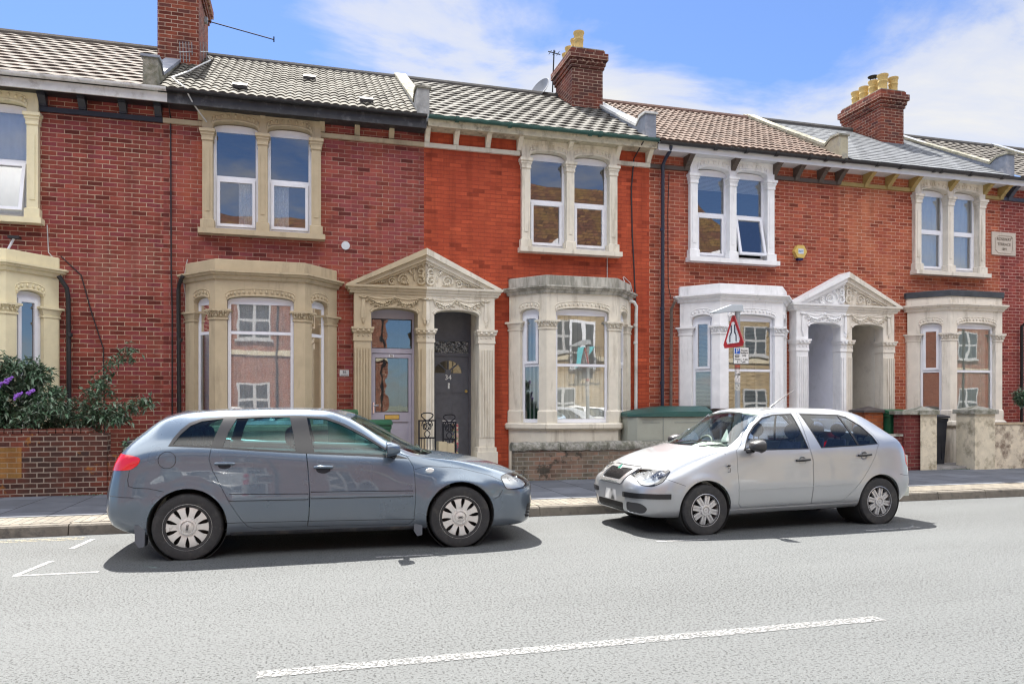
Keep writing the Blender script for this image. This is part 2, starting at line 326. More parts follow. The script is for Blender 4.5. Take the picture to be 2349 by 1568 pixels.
# ---------------------------------------------------------------- house fabric
BR = {
 38: brick('brick_wine', (0.171, 0.037, 0.027), (0.282, 0.065, 0.045), (0.540, 0.421, 0.306), (0.229, 0.049, 0.055), stain=(0.341, 0.121, 0.086), sth=.6),
 36: brick('brick_plum', (0.200, 0.045, 0.037), (0.312, 0.078, 0.057), (0.454, 0.327, 0.253), (0.259, 0.061, 0.067), stain=(0.401, 0.100, 0.049), sth=.58, ms=.0045),
 34: brick('brick_painted_red', (.40, .068, .030), (.50, .094, .040), (.24, .045, .028), (.44, .080, .036), ms=.0055, stain=(.34, .055, .026), sth=.54, bl=(.62, .45, .36), blth=.70, blsc=7.0),
 32: brick('brick_russet', (0.296, 0.065, 0.037), (0.415, 0.106, 0.055), (0.594, 0.379, 0.274), (0.341, 0.082, 0.056), stain=(0.282, 0.078, 0.055), sth=.58),
 30: brick('brick_orange', (0.319, 0.071, 0.039), (0.445, 0.121, 0.059), (0.626, 0.421, 0.316), (0.371, 0.088, 0.056), stain=(0.533, 0.184, 0.092), sth=.56),
 28: brick('brick_deep_red', (0.237, 0.045, 0.037), (0.326, 0.068, 0.049), (0.605, 0.400, 0.337), (0.282, 0.056, 0.052), stain=(0.193, 0.043, 0.037)),
 'ch': brick('brick_chimney', (.16, .036, .022), (.25, .062, .032), (.48, .36, .27), (.10, .035, .03), ms=.006, stain=(.06, .028, .024), sth=.56),
 'gw': brick('brick_garden', (.10, .030, .022), (.20, .052, .030), (.30, .24, .19), (.06, .028, .026), ms=.009, stain=(.045, .03, .024), sth=.53, bl=(.32, .13, .025), blth=.60, bw=.17),
 'gw2': brick('brick_mossy', (.21, .12, .085), (.31, .17, .12), (.25, .23, .19), (.15, .12, .09), ms=.010, stain=(.17, .17, .125), sth=.46, bl=(.04, .038, .03), blth=.56, bw=.20),
 'pier': brick('brick_pier', (.13, .026, .024), (.19, .045, .038), (.22, .15, .12), (.16, .034, .033), ms=.006),
}
def stone(name, c, d, th=.60): return plain(name, c, .72, .07, 5, bmp=.25, spec=.3, dirt=d, dscale=1.6, dth=th, bd=.006, streak=True)
ST = {38: stone('stucco_cream', (0.756, 0.684, 0.456), (0.504, 0.456, 0.312), .66),36: stone('stucco_beige', (.47, .385, .255), (.33, .27, .18), .60), 34: stone('stucco_offwhite', (0.696, 0.648, 0.540), (0.396, 0.348, 0.264), .60),
      32: stone('stucco_white', (0.820, 0.820, 0.820), (0.564, 0.564, 0.564), .63), 30: stone('stucco_ivory', (0.720, 0.666, 0.576), (0.408, 0.360, 0.276), .60)}
ST[28] = ST[30]
SHAB = stone('weathered_parapet', (.50, .48, .42), (.20, .195, .16), .50)
MOSSY = plain('mossy_stone', (.26, .245, .20), .95, .3, 8, bmp=.8, dirt=(.10, .10, .06), dscale=5, dth=.5, bd=.02)
def tilemat(name, c, d, th=.56): return plain(name, c, .85, .22, 9, bmp=.3, spec=.2, dirt=d, dscale=3.0, dth=th)
TM = {38: tilemat('tile_buff', (.128, .104, .088), (.055, .045, .038), .52), 36: tilemat('tile_pale', (.112, .104, .086), (.05, .046, .037), .52), 34: tilemat('tile_stone', (.118, .112, .10), (.05, .048, .042), .52),
      32: tilemat('tile_brown', (.125, .085, .066), (.07, .05, .04), .54), 30: plain('slate', (.115, .123, .135), .75, .25, 4, dirt=(.075, .08, .088), dscale=5, spec=.2), 28: tilemat('tile_grey', (.12, .11, .098), (.06, .055, .05))}
BK = {38: plain('bracket_black', (.022, .024, .032), .5, .2), 36: ST[36], 34: ST[34], 32: plain('bracket_umber', (.10, .075, .06), .6, .25, dirt=(.05, .04, .035), dscale=6), 30: plain('bracket_mustard', (.36, .26, .09), .6, .12), 28: plain('bracket_slate', (.06, .07, .10), .6)}

def arc_pts(x0, x1, zs, rise, n=10):
    c = (x0+x1)/2; h = (x1-x0)/2
    return [(c - h*math.cos(math.pi*k/n), zs + rise*math.sin(math.pi*k/n)**.85) for k in range(n+1)]
class Facet:
    """vertical plane through plan points a->b; maps (u along, z, out) to world"""
    def __init__(s, a, b):
        s.a = Vector((*a, 0)); d = Vector((b[0]-a[0], b[1]-a[1], 0)); s.len = d.length; s.d = d.normalized(); s.n = Vector((s.d.y, -s.d.x, 0))
    def __call__(s, u, z, o=0): p = s.a + s.d*u + s.n*o; return (p.x, p.y, z)
    def box(s, mb, u0, u1, z0, z1, o0, o1): return mb.prism([(u0, z0), (u1, z0), (u1, z1), (u0, z1)], o0, o1, fn=lambda p, o: s(p[0], p[1], o))
    def poly(s, mb, pts, o0, o1): return mb.prism(pts, o0, o1, fn=lambda p, o: s(p[0], p[1], o))

def window_unit(F, u0, u1, z0, z1, parent, zt, o=-.0, sash='bottom', arch=0, pane=None, tilt=0, fw=.05, sw=.055, top_sash=False):
    """white pvc casement in facet F: outer frame, transom at zt, sash, two panes"""
    pane = pane or PANE; f = MB()
    F.box(f, u0, u0+fw, z0, z1, o-.05, o); F.box(f, u1-fw, u1, z0, z1, o-.05, o); F.box(f, u0+fw, u1-fw, z0, z0+fw+.02, o-.05, o-.002); F.box(f, u0+fw, u1-fw, z1-fw, z1, o-.05, o-.002)
    F.box(f, u0+fw, u1-fw, zt-fw/2, zt+fw/2, o-.05, o-.004)
    if arch: F.poly(f, [(u0, z1)] + arc_pts(u0, u1, z1+.002, arch)[1:-1] + [(u1, z1)], o-.045, o-.008)
    fr = f.build('window_frame', WHITE_PVC, parent)
    lo = ((u0+fw, z0+fw+.02, u1-fw, zt-fw/2), (u0+fw, zt+fw/2, u1-fw, z1-fw))
    for k, (a, b, c, d) in enumerate(lo):
        has = (k == 0 and sash == 'bottom') or (k == 1 and (sash == 'top' or top_sash))
        s0 = sw if has else .008
        if has:
            g = MB(); F.box(g, a+.004, a+sw, b+.004, d-.004, o-.03, o+.022); F.box(g, c-sw, c-.004, b+.004, d-.004, o-.03, o+.022); F.box(g, a+sw, c-sw, b+.004, b+sw, o-.03, o+.020); F.box(g, a+sw, c-sw, d-sw, d-.004, o-.03, o+.020)
        gm = MB().add([F(a+s0-.004, b+s0-.004, o-.012), F(c-s0+.004, b+s0-.004, o-.012), F(c-s0+.004, d-s0+.004, o-.012), F(a+s0-.004, d-s0+.004, o-.012)], [(0, 1, 2, 3)])
        if has and tilt and k == 0:
            ax = F.d; c0 = Vector(F((a+c)/2, d, o))
            g.rot(-tilt, ax, c0); gm.rot(-tilt, ax, c0)
        if has: g.build('sash', WHITE_PVC, parent)
        gm.build('pane', pane, parent)
def folds(F, u0, u1, z0, z1, o, amp=.015, wl=.09, n=40):
    rows = [[], []]
    for i in range(n+1):
        u = u0 + (u1-u0)*i/n; q = o + amp*math.sin(2*math.pi*u/wl + 1.3*math.sin(u*7))
        rows[0].append(F(u, z0, q)); rows[1].append(F(u, z1, q))
    return MB().grid(rows)
def curtains(kind, F, u0, u1, z0, z1, parent, o=-.16):
    if kind == 'net': folds(F, u0, u1, z0, z1, o).build('net_curtain', NET, parent, True)
    elif kind == 'lace': folds(F, u0, u1, z0, z1, o).build('net_curtain', LACE, parent, True)
    elif kind == 'drape': folds(F, u0, u1, z0, z1, o, .03, .14).build('curtain', plain('grey_drape', (.70, .73, .68), .9, .1), parent, True)
    elif kind == 'voile': folds(F, u0, u1, z0, z1, o, .012, .2).build('curtain', plain('white_voile', (.72, .74, .76), .9, .05), parent, True)
    elif kind == 'vertical':
        b = MB(); u = u0
        while u < u1-.05:
            p = F.a + F.d*(u+.04) + F.n*o; dx = (F.d*.8 + F.n*.6)*.042
            b.add([(p-dx)[:2]+(z0,), (p+dx)[:2]+(z0,), (p+dx)[:2]+(z1,), (p-dx)[:2]+(z1,)], [(0, 1, 2, 3)]); u += .088
        b.build('vertical_blind', plain('blind_fabric', (.78, .74, .66), .9, .05), parent)
    elif kind == 'venetian':
        b = MB(); z = z1
        while z > z0:
            b.add([F(u0, z, o+.012), F(u1, z, o+.012), F(u1, z-.014, o-.010), F(u0, z-.014, o-.010)], [(0, 1, 2, 3)]); z -= .027
        b.build('venetian_blind', plain('blind_slat', (.82, .80, .77), .6, .04), parent)
def eggs(F, mb, u0, u1, zs, rise, o, n, s=.03):
    for (u, z) in arc_pts(u0, u1, zs, rise, n):
        p = F(u, z, o+.004); mb.blob(p, s*.8, s*.9, s*1.2, 6, 4)

def upper_window(h, wc, H, curt, glass=None, openr=False, tiltl=False):
    """pair of arched casements in a stucco surround"""
    m = ST[h]; F = Facet((wc-2, 13.75), (wc+2, 13.75)); U = lambda d: 2+d
    s = MB()
    top = [(U(-.985), 6.185), (U(-.82), 6.185), (U(-.82), 6.26)] + arc_pts(U(-.82), U(-.078), 6.262, .10)[1:-1] + [(U(-.078), 6.26), (U(-.078), 6.185), (U(.078), 6.185), (U(.078), 6.26)] + \
          arc_pts(U(.078), U(.82), 6.262, .10)[1:-1] + [(U(.82), 6.26), (U(.82), 6.185), (U(.985), 6.185), (U(.985), 6.6), (U(-.985), 6.6)]
    F.poly(s, top, -.1, .098)
    sur = s.build('upper_window', m, H)
    F.box(MB(), 0, 1, 0, 1, 0, 1); F.box(q := MB(), U(-1.045), U(1.055), 4.385, 4.475, -.1, .20); q.build('sill', m, sur)
    for a, b in ((-.985, -.82), (-.078, .078), (.82, .985)):
        q = MB(); pa, pb = U(a), U(b)
        P = [(-.1, 4.475, .13, .03), (0, 4.63, .13, .03), (0, 4.645, .10, 0), (0, 5.995, .10, 0), (0, 5.997, .118, .012), (0, 6.03, .118, .012), (0, 6.04, .113, .008), (0, 6.085, .125, .02), (0, 6.09, .138, .028), (0, 6.13, .138, .028), (0, 6.133, .16, .045), (0, 6.185, .16, .045)]
        rows = [[F(pa-g, z, -.1), F(pa-g, z, o), F(pb+g, z, o), F(pb+g, z, -.1)] for _, z, o, g in P]
        q.grid(rows, True); q.f += [(0, 1, 2, 3), (44, 45, 46, 47)]; F.box(q, pa+.045, pb-.045, 4.78, 5.83, .098, .112); q.build('pilaster', m, sur)
    e = MB()
    for a, b in ((-.82, -.078), (.078, .82)):
        eggs(F, e, U(a+.0), U(b-.0), 6.325, .125, .098, 10); P = arc_pts(U(a), U(b), 6.275, .10)
        e.tube([F(u, z, .1) for u, z in P], .02, 6); P = arc_pts(U(a-.02), U(b+.02), 6.368, .13); e.tube([F(u, z, .098) for u, z in P], .012, 5)
    e.build('arch_moulding', m, sur, True)
    for i, (a, b) in enumerate(((-.82, -.078), (.078, .82))):
        window_unit(F, U(a), U(b), 4.49, 6.255, sur, 5.42, -.055, arch=.085, pane=glass, tilt=R(13) if ((openr and i == 1) or (tiltl and i == 0)) else 0)
        k = curt[i] if isinstance(curt, (list, tuple)) else curt
        if k == 'split':
            lo, hi = (U(-.42), U(-.13)) if i == 0 else (U(.13), U(.43))
            folds(F, lo, hi, 4.5, 5.42, -.2, .01, .06).build('net_curtain', LACE, sur, True)
        elif k == 'halfblind': curtains('venetian', F, U(a), U(b), 5.95, 6.25, sur, -.14)
        elif k: curtains(k, F, U(a), U(b), 4.5, 6.25, sur)
    return sur

def bay_window(h, bc, H, curt, glass=None, trz=2.20, roof='stone', dirtytop=False, plain_piers=False):
    m = ST[h]
    bl, fl, fr, br = (bc-1.26, 13.70), (bc-.715, 13.07), (bc+.715, 13.07), (bc+1.26, 13.70)
    wl, wr = (bc-1.26, 13.76), (bc+1.26, 13.76)
    path = [wl, bl, fl, fr, br, wr]; body = MB()
    solid = lambda z0, z1: body.prism(path, z0, z1, 'z')
    plinth = MB().prism(path, .1, .99, 'z'); bsill = MB().mould(path, [(-.02, .99), (.05, .99), (.075, 1.02), (.075, 1.09), (.04, 1.115), (-.2, 1.115)])
    FC, FL, FR = Facet(fl, fr), Facet(bl, fl), Facet(fr, br)
    for F, (ua, ub) in ((FC, (.185, FC.len-.185)), (FL, (.245, FL.len-.165)), (FR, (.165, FR.len-.245))):
        top = [(-.0, 3.03), (ua, 3.03), (ua, 3.19)] + arc_pts(ua, ub, 3.19, .075)[1:-1] + [(ub, 3.19), (ub, 3.03), (F.len, 3.03), (F.len, 3.55), (0, 3.55)]
        F.poly(body, top, -.16, 0)
    b = body.build('bay_window', m, H); plinth.build('plinth', m, b); bsill.build('sill', m, b)
    def pier(c, F1, F2, w1, w2, end=0):
        """pier hugging plan corner c: along -F1 by w1 and along F2 by w2"""
        c = Vector((*c, 0)); p = []
        if end == 0: pts = [c-F1.d*w1, c, c+F2.d*w2, c+F2.d*w2-F2.n*.17, c-F1.d*w1-F1.n*.17]
        elif end < 0: pts = [Vector((*wl, 0)), c, c+F2.d*w2, c+F2.d*w2-F2.n*.16, Vector((c.x+.1, 13.76, 0))]
        else: pts = [c-F1.d*w1-F1.n*.16, c-F1.d*w1, c, Vector((*wr, 0)), Vector((c.x-.1, 13.76, 0))]
        ctr = sum(pts, Vector())/len(pts); q = MB()
        def ring(z0, z1, g, g2=None):
            g2 = g if g2 is None else g2; n = len(pts)
            def ex(g): return [p + (p-ctr).normalized()*g*1.35 for p in pts]
            A, B = ex(g), ex(g2)
            q.add([(p.x, p.y, z0) for p in A]+[(p.x, p.y, z1) for p in B], [tuple(range(n))[::-1], tuple(range(n, 2*n))]+[(i, (i+1) % n, (i+1) % n+n, i+n) for i in range(n)])
        ring(1.115, 1.33, .02); ring(1.33, 1.36, .02, 0); ring(1.36, 2.875, 0)
        q.build('pier', m, b)
        q = MB()
        ring(2.865, 2.895, .018); ring(2.895, 3.0, .0, .035); ring(3.0, 3.035, .062)
        for (F, a, bb) in ((F1, c-F1.d*w1, c), (F2, c, c+F2.d*w2)):
            if (end < 0 and F is F1) or (end > 0 and F is F2): continue
            ln = (bb-a).length
            for k in range(5):
                t = (k+.5)/5; pp = a+(bb-a)*t + F.n*(.028+.012*(k % 2))
                q.blob((pp.x, pp.y, 2.935+.03*(k % 2)), ln/10*.9, ln/10*.9, .032, 6, 4); q.blob((pp.x+F.n.x*.02, pp.y+F.n.y*.02, 2.985), ln/12, ln/12, .014, 6, 4)
        q.build('capital', m, b, 50)
    pier(bl, FL, FL, 0, .245, -1); pier(fl, FL, FC, .165, .185); pier(fr, FC, FR, .185, .165); pier(br, FR, FR, .245, 0, 1)
    c = MB(); c.mould(path, [(-.05, 3.53), (.03, 3.53), (.045, 3.56), (.05, 3.585), (.095, 3.60), (.10, 3.62), (.13, 3.635), (.13, 3.665), (.0, 3.68), (-.05, 3.68)])
    c.build('cornice', SHAB if dirtytop else m, b)
    c = MB(); pz = 3.865 if roof == 'stone' else 3.84
    c.mould(path, [(-.2, 3.66), (.0, 3.66), (.0, pz-.01), (-.012, pz), (-.2, pz)]); c.build('parapet', SHAB if dirtytop else m, b)
    lz = 3.79
    ins = [(bc-1.2, 13.76), (bc-1.2, 13.73), (bc-.68, 13.14), (bc+.68, 13.14), (bc+1.2, 13.73), (bc+1.2, 13.76)]
    r = MB().prism(ins, 3.70, lz, 'z')
    if roof == 'felt':
        r = MB(); r.mould(path, [(-.3, 3.835), (.035, 3.835), (.045, 3.95), (.0, 3.97), (-.3, 3.96)]); r.prism(ins, 3.90, 3.95, 'z')
    r.build('bay_roof', plain('grey_felt', (.05, .056, .066), .8, .3, 4) if roof == 'felt' else LEAD, b)
    e = MB()
    for F, (ua, ub), n in ((FC, (.185, FC.len-.185), 18), (FL, (.245, FL.len-.165), 7), (FR, (.165, FR.len-.245), 7)):
        eggs(F, e, ua, ub, 3.245, .092, .0, n, .028); P = arc_pts(ua, ub, 3.20, .078); e.tube([F(u, z, .0) for u, z in P], .018, 6); P = arc_pts(ua-.02, ub+.02, 3.288, .10); e.tube([F(u, z, .0) for u, z in P], .011, 5)
    e.build('arch_moulding', m, b, True)
    ks = curt if isinstance(curt, tuple) else (curt,)*3
    for F, (ua, ub), k, ts in ((FC, (.19, FC.len-.19), ks[1], False), (FL, (.25, FL.len-.17), ks[0], True), (FR, (.17, FR.len-.25), ks[2], True)):
        window_unit(F, ua, ub, 1.12, 3.185, b, trz, -.08, sash=None, arch=.07, pane=glass, top_sash=ts and trz < 2.5)
        if k == 'halfdrape': curtains('drape', F, ua, ub, 1.15, 2.2, b, -.2)
        elif k: curtains(k, F, ua-.03, ub+.03, 1.15, 3.2, b, -.2)
    return b

def porch_half(h, pc, s, H, sc_=1.0, dirt=None):
    """one house's half of a shared pedimented double doorway; u is the distance from the party line"""
    m = ST[h]; X = lambda u: pc + s*u*sc_
    F = MB()
    def pr(pts, y0, y1, mb=F): mb.prism([(X(u), z) for u, z in pts], y0, y1)
    def bx(u0, u1, y0, y1, z0, z1, mb=F): a, b = sorted((X(u0), X(u1))); mb.box(a, b, y0, y1, z0, z1)
    pr([(0, 2.85), (.15, 2.85), (.15, 3.11)] + arc_pts(.15, .99, 3.11, .095)[1:-1] + [(.99, 3.11), (.99, 2.85), (1.29, 2.85), (1.29, 3.47), (0, 3.47)], 13.5, 13.75)
    f = F.build('porch', m, H)
    # archivolt
    a = MB(); a.tube([(X(u), 13.495, z) for u, z in arc_pts(.15, .99, 3.125, .098)], .022, 6); a.tube([(X(u), 13.50, z) for u, z in arc_pts(.12, 1.02, 3.145, .11)], .012, 5); a.build('archivolt', m, f, True)
    # pilasters: outer full, inner half
    for u0, u1 in ((.99, 1.29), (0, .15)):
        q = MB(); bx(u0, u1, 13.5, 13.75, .30, 2.62, q); e0 = 0 if u0 == 0 else -.05
        bx(u0+e0, u1+.05, 13.44, 13.75, .2, .58, q); bx(u0+e0*.6, u1+.03, 13.465, 13.75, .58, .66, q)
        n = 3 if u0 else 1.5
        w_ = (u1-u0)/n
        for k in range(int(n+.5)):
            c = u0 + w_*(k+.5) if u0 else w_*(k+.0)
            if c == 0: continue
            for d in (-1, 1):
                bx(c+d*w_*.27-.012, c+d*w_*.27+.012, 13.478, 13.505, .85, 2.48, q)
        q.build('pilaster', m, f)
        q = MB(); bx(u0+e0*.3, u1+.015, 13.485, 13.75, 2.60, 2.64, q); bx(u0+e0*.2, u1+.01, 13.49, 13.75, 2.64, 2.755, q); bx(u0+e0*.6, u1+.03, 13.465, 13.75, 2.755, 2.785, q); bx(u0+e0, u1+.05, 13.44, 13.75, 2.815, 2.85, q); bx(u0+e0*.8, u1+.04, 13.46, 13.75, 2.785, 2.815, q)
        k = u0+.045
        while k < u1+.02: q.blob((X(k), 13.49, 2.70), .02, .02, .02, 6, 4); q.blob((X(k), 13.45, 2.785), .032, .03, .028, 6, 4); k += .095
        q.build('capital', m, f, 50)
    # cornice and pediment
    c = MB(); pts = [(X(1.34), 13.76), (X(1.34), 13.5), (X(0), 13.5)]
    if s > 0: pts = pts[::-1]
    c.mould(pts, [(-.04, 3.46), (.02, 3.46), (.03, 3.50), (.055, 3.51), (.06, 3.55), (.095, 3.56), (.10, 3.60), (-.04, 3.60)]); c.build('cornice', m, f)
    c = MB(); pr([(0, 3.60), (1.25, 3.60), (0, 4.2)], 13.56, 13.75, c)
    pr([(0, 4.305), (1.42, 3.605), (1.42, 3.60), (1.28, 3.60), (0, 4.19)], 13.40, 13.75, c); pr([(0, 4.19), (1.28, 3.60), (1.11, 3.60), (0, 4.10)], 13.46, 13.75, c); pr([(0, 4.10), (1.11, 3.60), (1.03, 3.60), (0, 4.05)], 13.51, 13.75, c)
    c.build('pediment', m, f)
    # carved relief: scrolls, shell, leaves
    r = MB(); y = 13.545
    def spiral(u, z, r0, turns, ph, d=1, th=.013):
        P = []
        for k in range(int(16*turns)+1):
            t = k/16*2*math.pi; rr = r0*(1-k/(16*turns)*.85); P.append((X(u+rr*math.cos(ph+d*t)), y-.012, z+rr*math.sin(ph+d*t)))
        r.tube(P, [th*1.35*(1-.45*i/len(P)) for i in range(len(P))], 6)
    def leaf(u, z, ang, ln, wd): 
        n = 5
        for k in range(n): t = (k+.5)/n; r.blob((X(u+ln*t*math.cos(ang)), y, z+ln*t*math.sin(ang)), wd*math.sin(math.pi*(t*.85+.1)), .036, wd*math.sin(math.pi*(t*.85+.1)), 6, 4)
    spiral(.40, 3.74, .105, 1.6, -.5); spiral(.62, 3.695, .07, 1.5, 2.6, -1); spiral(.10, 3.72, .10, 1.2, 1.2, 1, .016); spiral(.10, 3.89, .075, 1.1, -2, -1, .016)
    for u, z, a_, l, w_ in ((.24, 3.83, .9, .17, .03), (.30, 3.66, .1, .2, .026), (.50, 3.80, .5, .14, .024), (.70, 3.68, -.1, .2, .024), (.84, 3.66, .2, .14, .018), (.95, 3.645, 0, .12, .014), (.05, 3.98, 1.3, .12, .028), (.12, 3.95, .5, .13, .026), (.2, 3.72, 1.4, .12, .022), (.56, 3.63, .1, .12, .02), (.02, 3.66, 1.4, .3, .03)): leaf(u, z, a_, l, w_)
    for k in range(14): r.blob((X(.20+rnd.uniform(0, .13)), y, 3.87+rnd.uniform(0, .07)), .013, .015, .013, 6, 4)
    r.build('tympanum_relief', m, f, 60)
    g = MB(); y = 13.492; r = g
    for (a0, b0) in ((.12, .57), (.57, 1.06)):
        for k in range(15):
            t = k/14; u = a0+(b0-a0)*t; z = 3.385 - .11*math.sin(math.pi*t); q = .014+.018*math.sin(math.pi*t)
            g.blob((X(u), y, z+rnd.uniform(-.012, .012)), q*.8, .042, q*.8, 6, 4); g.blob((X(u+rnd.uniform(-.012, .012)), y, z-.045*math.sin(math.pi*t)), q*.7, .036, q*.7, 6, 4)
            if k % 2: leaf(u, z-.03, -1.2+t, .07, .013)
        g.tube([(X(a0+(b0-a0)*k/10), y+.004, 3.40-.035*math.sin(math.pi*k/10)) for k in range(11)], .015, 5)
        g.tube([(X(a0+(b0-a0)*k/10), y+.004, 3.415-.015*math.sin(math.pi*k/5)) for k in range(11)], .006, 5)
    g.lathe((X(.57), 13.505, 3.39), [(.012, -.02), (.034, -.016), (.042, 0)], 12, 'y')
    for u in (1.12, 0.02):
        g.add([(X(u-.02), 13.485, 3.36), (X(u+.03), 13.485, 3.36), (X(u+.055), 13.478, 3.05), (X(u+.02), 13.482, 2.94), (X(u-.035), 13.478, 3.03), (X(u+.005), 13.462, 3.2)], [(0, 1, 5), (1, 2, 5), (2, 3, 5), (3, 4, 5), (4, 0, 5)])
        leaf(u+.02, 3.02, -1.7, .12, .028); leaf(u, 3.37, .3, .09, .02); leaf(u, 3.37, 2.8, .07, .02)
    g.build('garland', m, f, 60)
    return f, X

def roof_tiles(h, x0, x1, H, amp=.022, wl=.165, stag=0, t=.038, g=.30, rows=14, y0=13.36, z0=6.70, pitch=math.atan2(2.16, 3.56), back=True):
    mb = MB(); cp, sp_ = math.cos(pitch), math.sin(pitch); nx = max(2, int((x1-x0)/(wl/6))) if amp else max(2, int((x1-x0)/.05)); L_ = 4.17; g = L_/rows
    up = lambda s, n: (y0 + s*cp - n*sp_, z0 + s*sp_ + n*cp)
    for k in range(rows):
        A, B_, C_ = [], [], []
        jit = [rnd.uniform(-.004, .004) for _ in range(int((x1-x0)/wl)+3)]
        for i in range(nx+1):
            x = x0 + (x1-x0)*i/nx; ph = (x-x0)/wl + (.5*(k % 2) if stag else 0)
            w_ = abs(math.sin(math.pi*ph)); pr = amp*w_**1.0 if amp else 0
            if amp == 0: ph2 = math.floor((x-x0)/.25 + .5*(k % 2)); w_ = 0; jj = ((ph2*7919+k*104729) % 97)/97*.006
            else: jj = jit[int(ph)]
            s0 = k*g + jj - ((.05 if stag else .012)*(1-w_)); y, z = up(s0, -.004); A.append((x, y, z)); y, z = up(s0, t+pr+jj); B_.append((x, y, z)); y, z = up((k+1)*g+.012, .002+pr); C_.append((x, y, z))
        mb.grid([A, B_]); mb.grid([B_, C_])
    r = mb.build('roof', TM[h], H, 35)
    yr, zr = 16.9, 8.84
    c = MB(); c.tube([(x0, yr, zr), (x1, yr, zr)], .10, 10); c.build('ridge', plain('ridge_%d' % h, {38: (.10, .085, .07), 32: (.14, .08, .06)}.get(h, (.075, .07, .065)), .9, .2), r)
    if back: MB().add([(x0, 16.95, 8.80), (x1, 16.95, 8.80), (x1, 20.6, 6.6), (x0, 20.6, 6.6)], [(0, 1, 2, 3)]).build('rear_slope', TM[h], r)
    return r
def fire_wall(xc, H, mat_side, mat_cap, yk=13.45, top=9.04, hw=.135, yr=16.9, cap=True, brickface=None):
    m = MB(); m.prism([(yk, 6.62), (yk, 7.22), (yk+.28, 7.22), (yk+.42, 7.12), (yr, top-.06), (yr+.15, top-.1), (yr+.15, 8.4), (yk+.4, 6.62)], xc-hw+.02, xc+hw-.02, 'x')
    o = m.build('fire_wall', mat_side, H)
    c = MB(); c.prism([(yk+.25, 7.225), (yk+.44, 7.125), (yr+.15, top-.055), (yr+.15, top), (yk+.44, 7.19), (yk+.25, 7.28)], xc-hw, xc+hw, 'x'); c.prism([(yk-.03, 7.22), (yk+.26, 7.22), (yk+.26, 7.28), (yk-.03, 7.26)], xc-hw-.01, xc+hw+.01, 'x')
    c.build('coping', mat_cap, o); return o
def fix(mb, name, m, H, **k): return mb.build(name, m, H, **k)
def brackets(h, xs, H, proj, z0=6.33, z1=6.585, wd=.045):
    for x in xs:
        q = MB(); n = 7; P = [(13.76, z1), (13.75-proj, z1), (13.75-proj, z1-.045)]
        for k in range(1, n):
            t = k/n; yy = 13.75-proj + (proj-.07)*t**.8; zz = z1-.045-(z1-.045-z0-.03)*t
            P += [(yy, zz+.012), (yy+.012, zz-.012)]
        P += [(13.68, z0), (13.76, z0)]
        q.prism(P, x-wd, x+wd, 'x'); q.build('bracket', BK[h], H)
def course(h, segs, H, m=None):
    for a, b in segs: MB().box(a, b, 13.695, 13.76, 6.245, 6.325).build('string_course', m or BK[h], H)
def wall_panel(mb, x0, x1, z0, z1, y, holes, depth=.25):
    xs = sorted({x0, x1} | {v for h in holes for v in h[:2]}); zs = sorted({z0, z1} | {v for h in holes for v in h[2:]})
    for i in range(len(xs)-1):
        for j in range(len(zs)-1):
            cx, cz = (xs[i]+xs[i+1])/2, (zs[j]+zs[j+1])/2
            if any(h[0] < cx < h[1] and h[2] < cz < h[3] for h in holes): continue
            mb.add([(xs[i], y, zs[j]), (xs[i+1], y, zs[j]), (xs[i+1], y, zs[j+1]), (xs[i], y, zs[j+1])], [(0, 1, 2, 3)])
    for a, b, c, d in holes:
        mb.add([(a, y, c), (b, y, c), (b, y, d), (a, y, d), (a, y+depth, c), (b, y+depth, c), (b, y+depth, d), (a, y+depth, d)], [(0, 4, 7, 3), (1, 2, 6, 5), (3, 7, 6, 2), (0, 1, 5, 4)])
def shell(h, x0, x1, H, holes, low=None):
    q = MB(); wall_panel(q, x0, x1, .05, 6.62, 13.75, holes); q.build('wall', BR[h], H); MB().box(x0, x1, 20.35, 20.6, .05, 6.62).build('rear_wall', BR[h], H)
    r = MB()
    for z in (.28, 3.46, 6.60): r.box(x0+.01, x1-.01, 13.95 if z < 6 else 13.76, 20.34, z-.08, z)
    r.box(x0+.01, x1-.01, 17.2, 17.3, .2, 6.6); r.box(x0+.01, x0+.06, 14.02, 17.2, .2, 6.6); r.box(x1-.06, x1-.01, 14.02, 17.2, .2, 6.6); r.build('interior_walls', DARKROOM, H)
def soffit_gutter(x0, x1, H, fm, gm, fz0=6.50, fz1=6.66, yf=13.38, gz=6.685, gy=13.315, gr=.055, soff=None, clips=()):
    q = MB(); q.box(x0, x1, yf, yf+.03, fz0, fz1); q.build('fascia', fm, H)
    q = MB(); q.box(x0, x1, yf+.03, 13.75, fz0+.03, fz0+.05); q.build('soffit', soff or fm, H)
    q = MB(); n = 9; prof = [(gy + gr*math.cos(math.pi*(1+k/(n-1))), gz + gr*math.sin(math.pi*(1+k/(n-1)))) for k in range(n)]
    prof += [(gy + (gr-.006)*math.cos(math.pi*(2-k/(n-1))), gz + (gr-.006)*math.sin(math.pi*(2-k/(n-1)))) for k in range(n)]
    q.prism(prof, x0, x1, 'x')
    for c in clips: q.prism([(gy-gr-.012, gz+.012), (gy-gr-.012, gz-.02), (gy-.02, gz-gr-.014), (gy+.04, gz-gr-.014), (gy+.04, gz-gr+.002), (gy-.02, gz-gr+.001), (gy-gr-.001, gz-.02), (gy-gr-.001, gz+.012)], c-.035, c+.035, 'x')
    q.build('gutter', gm, H, 50)
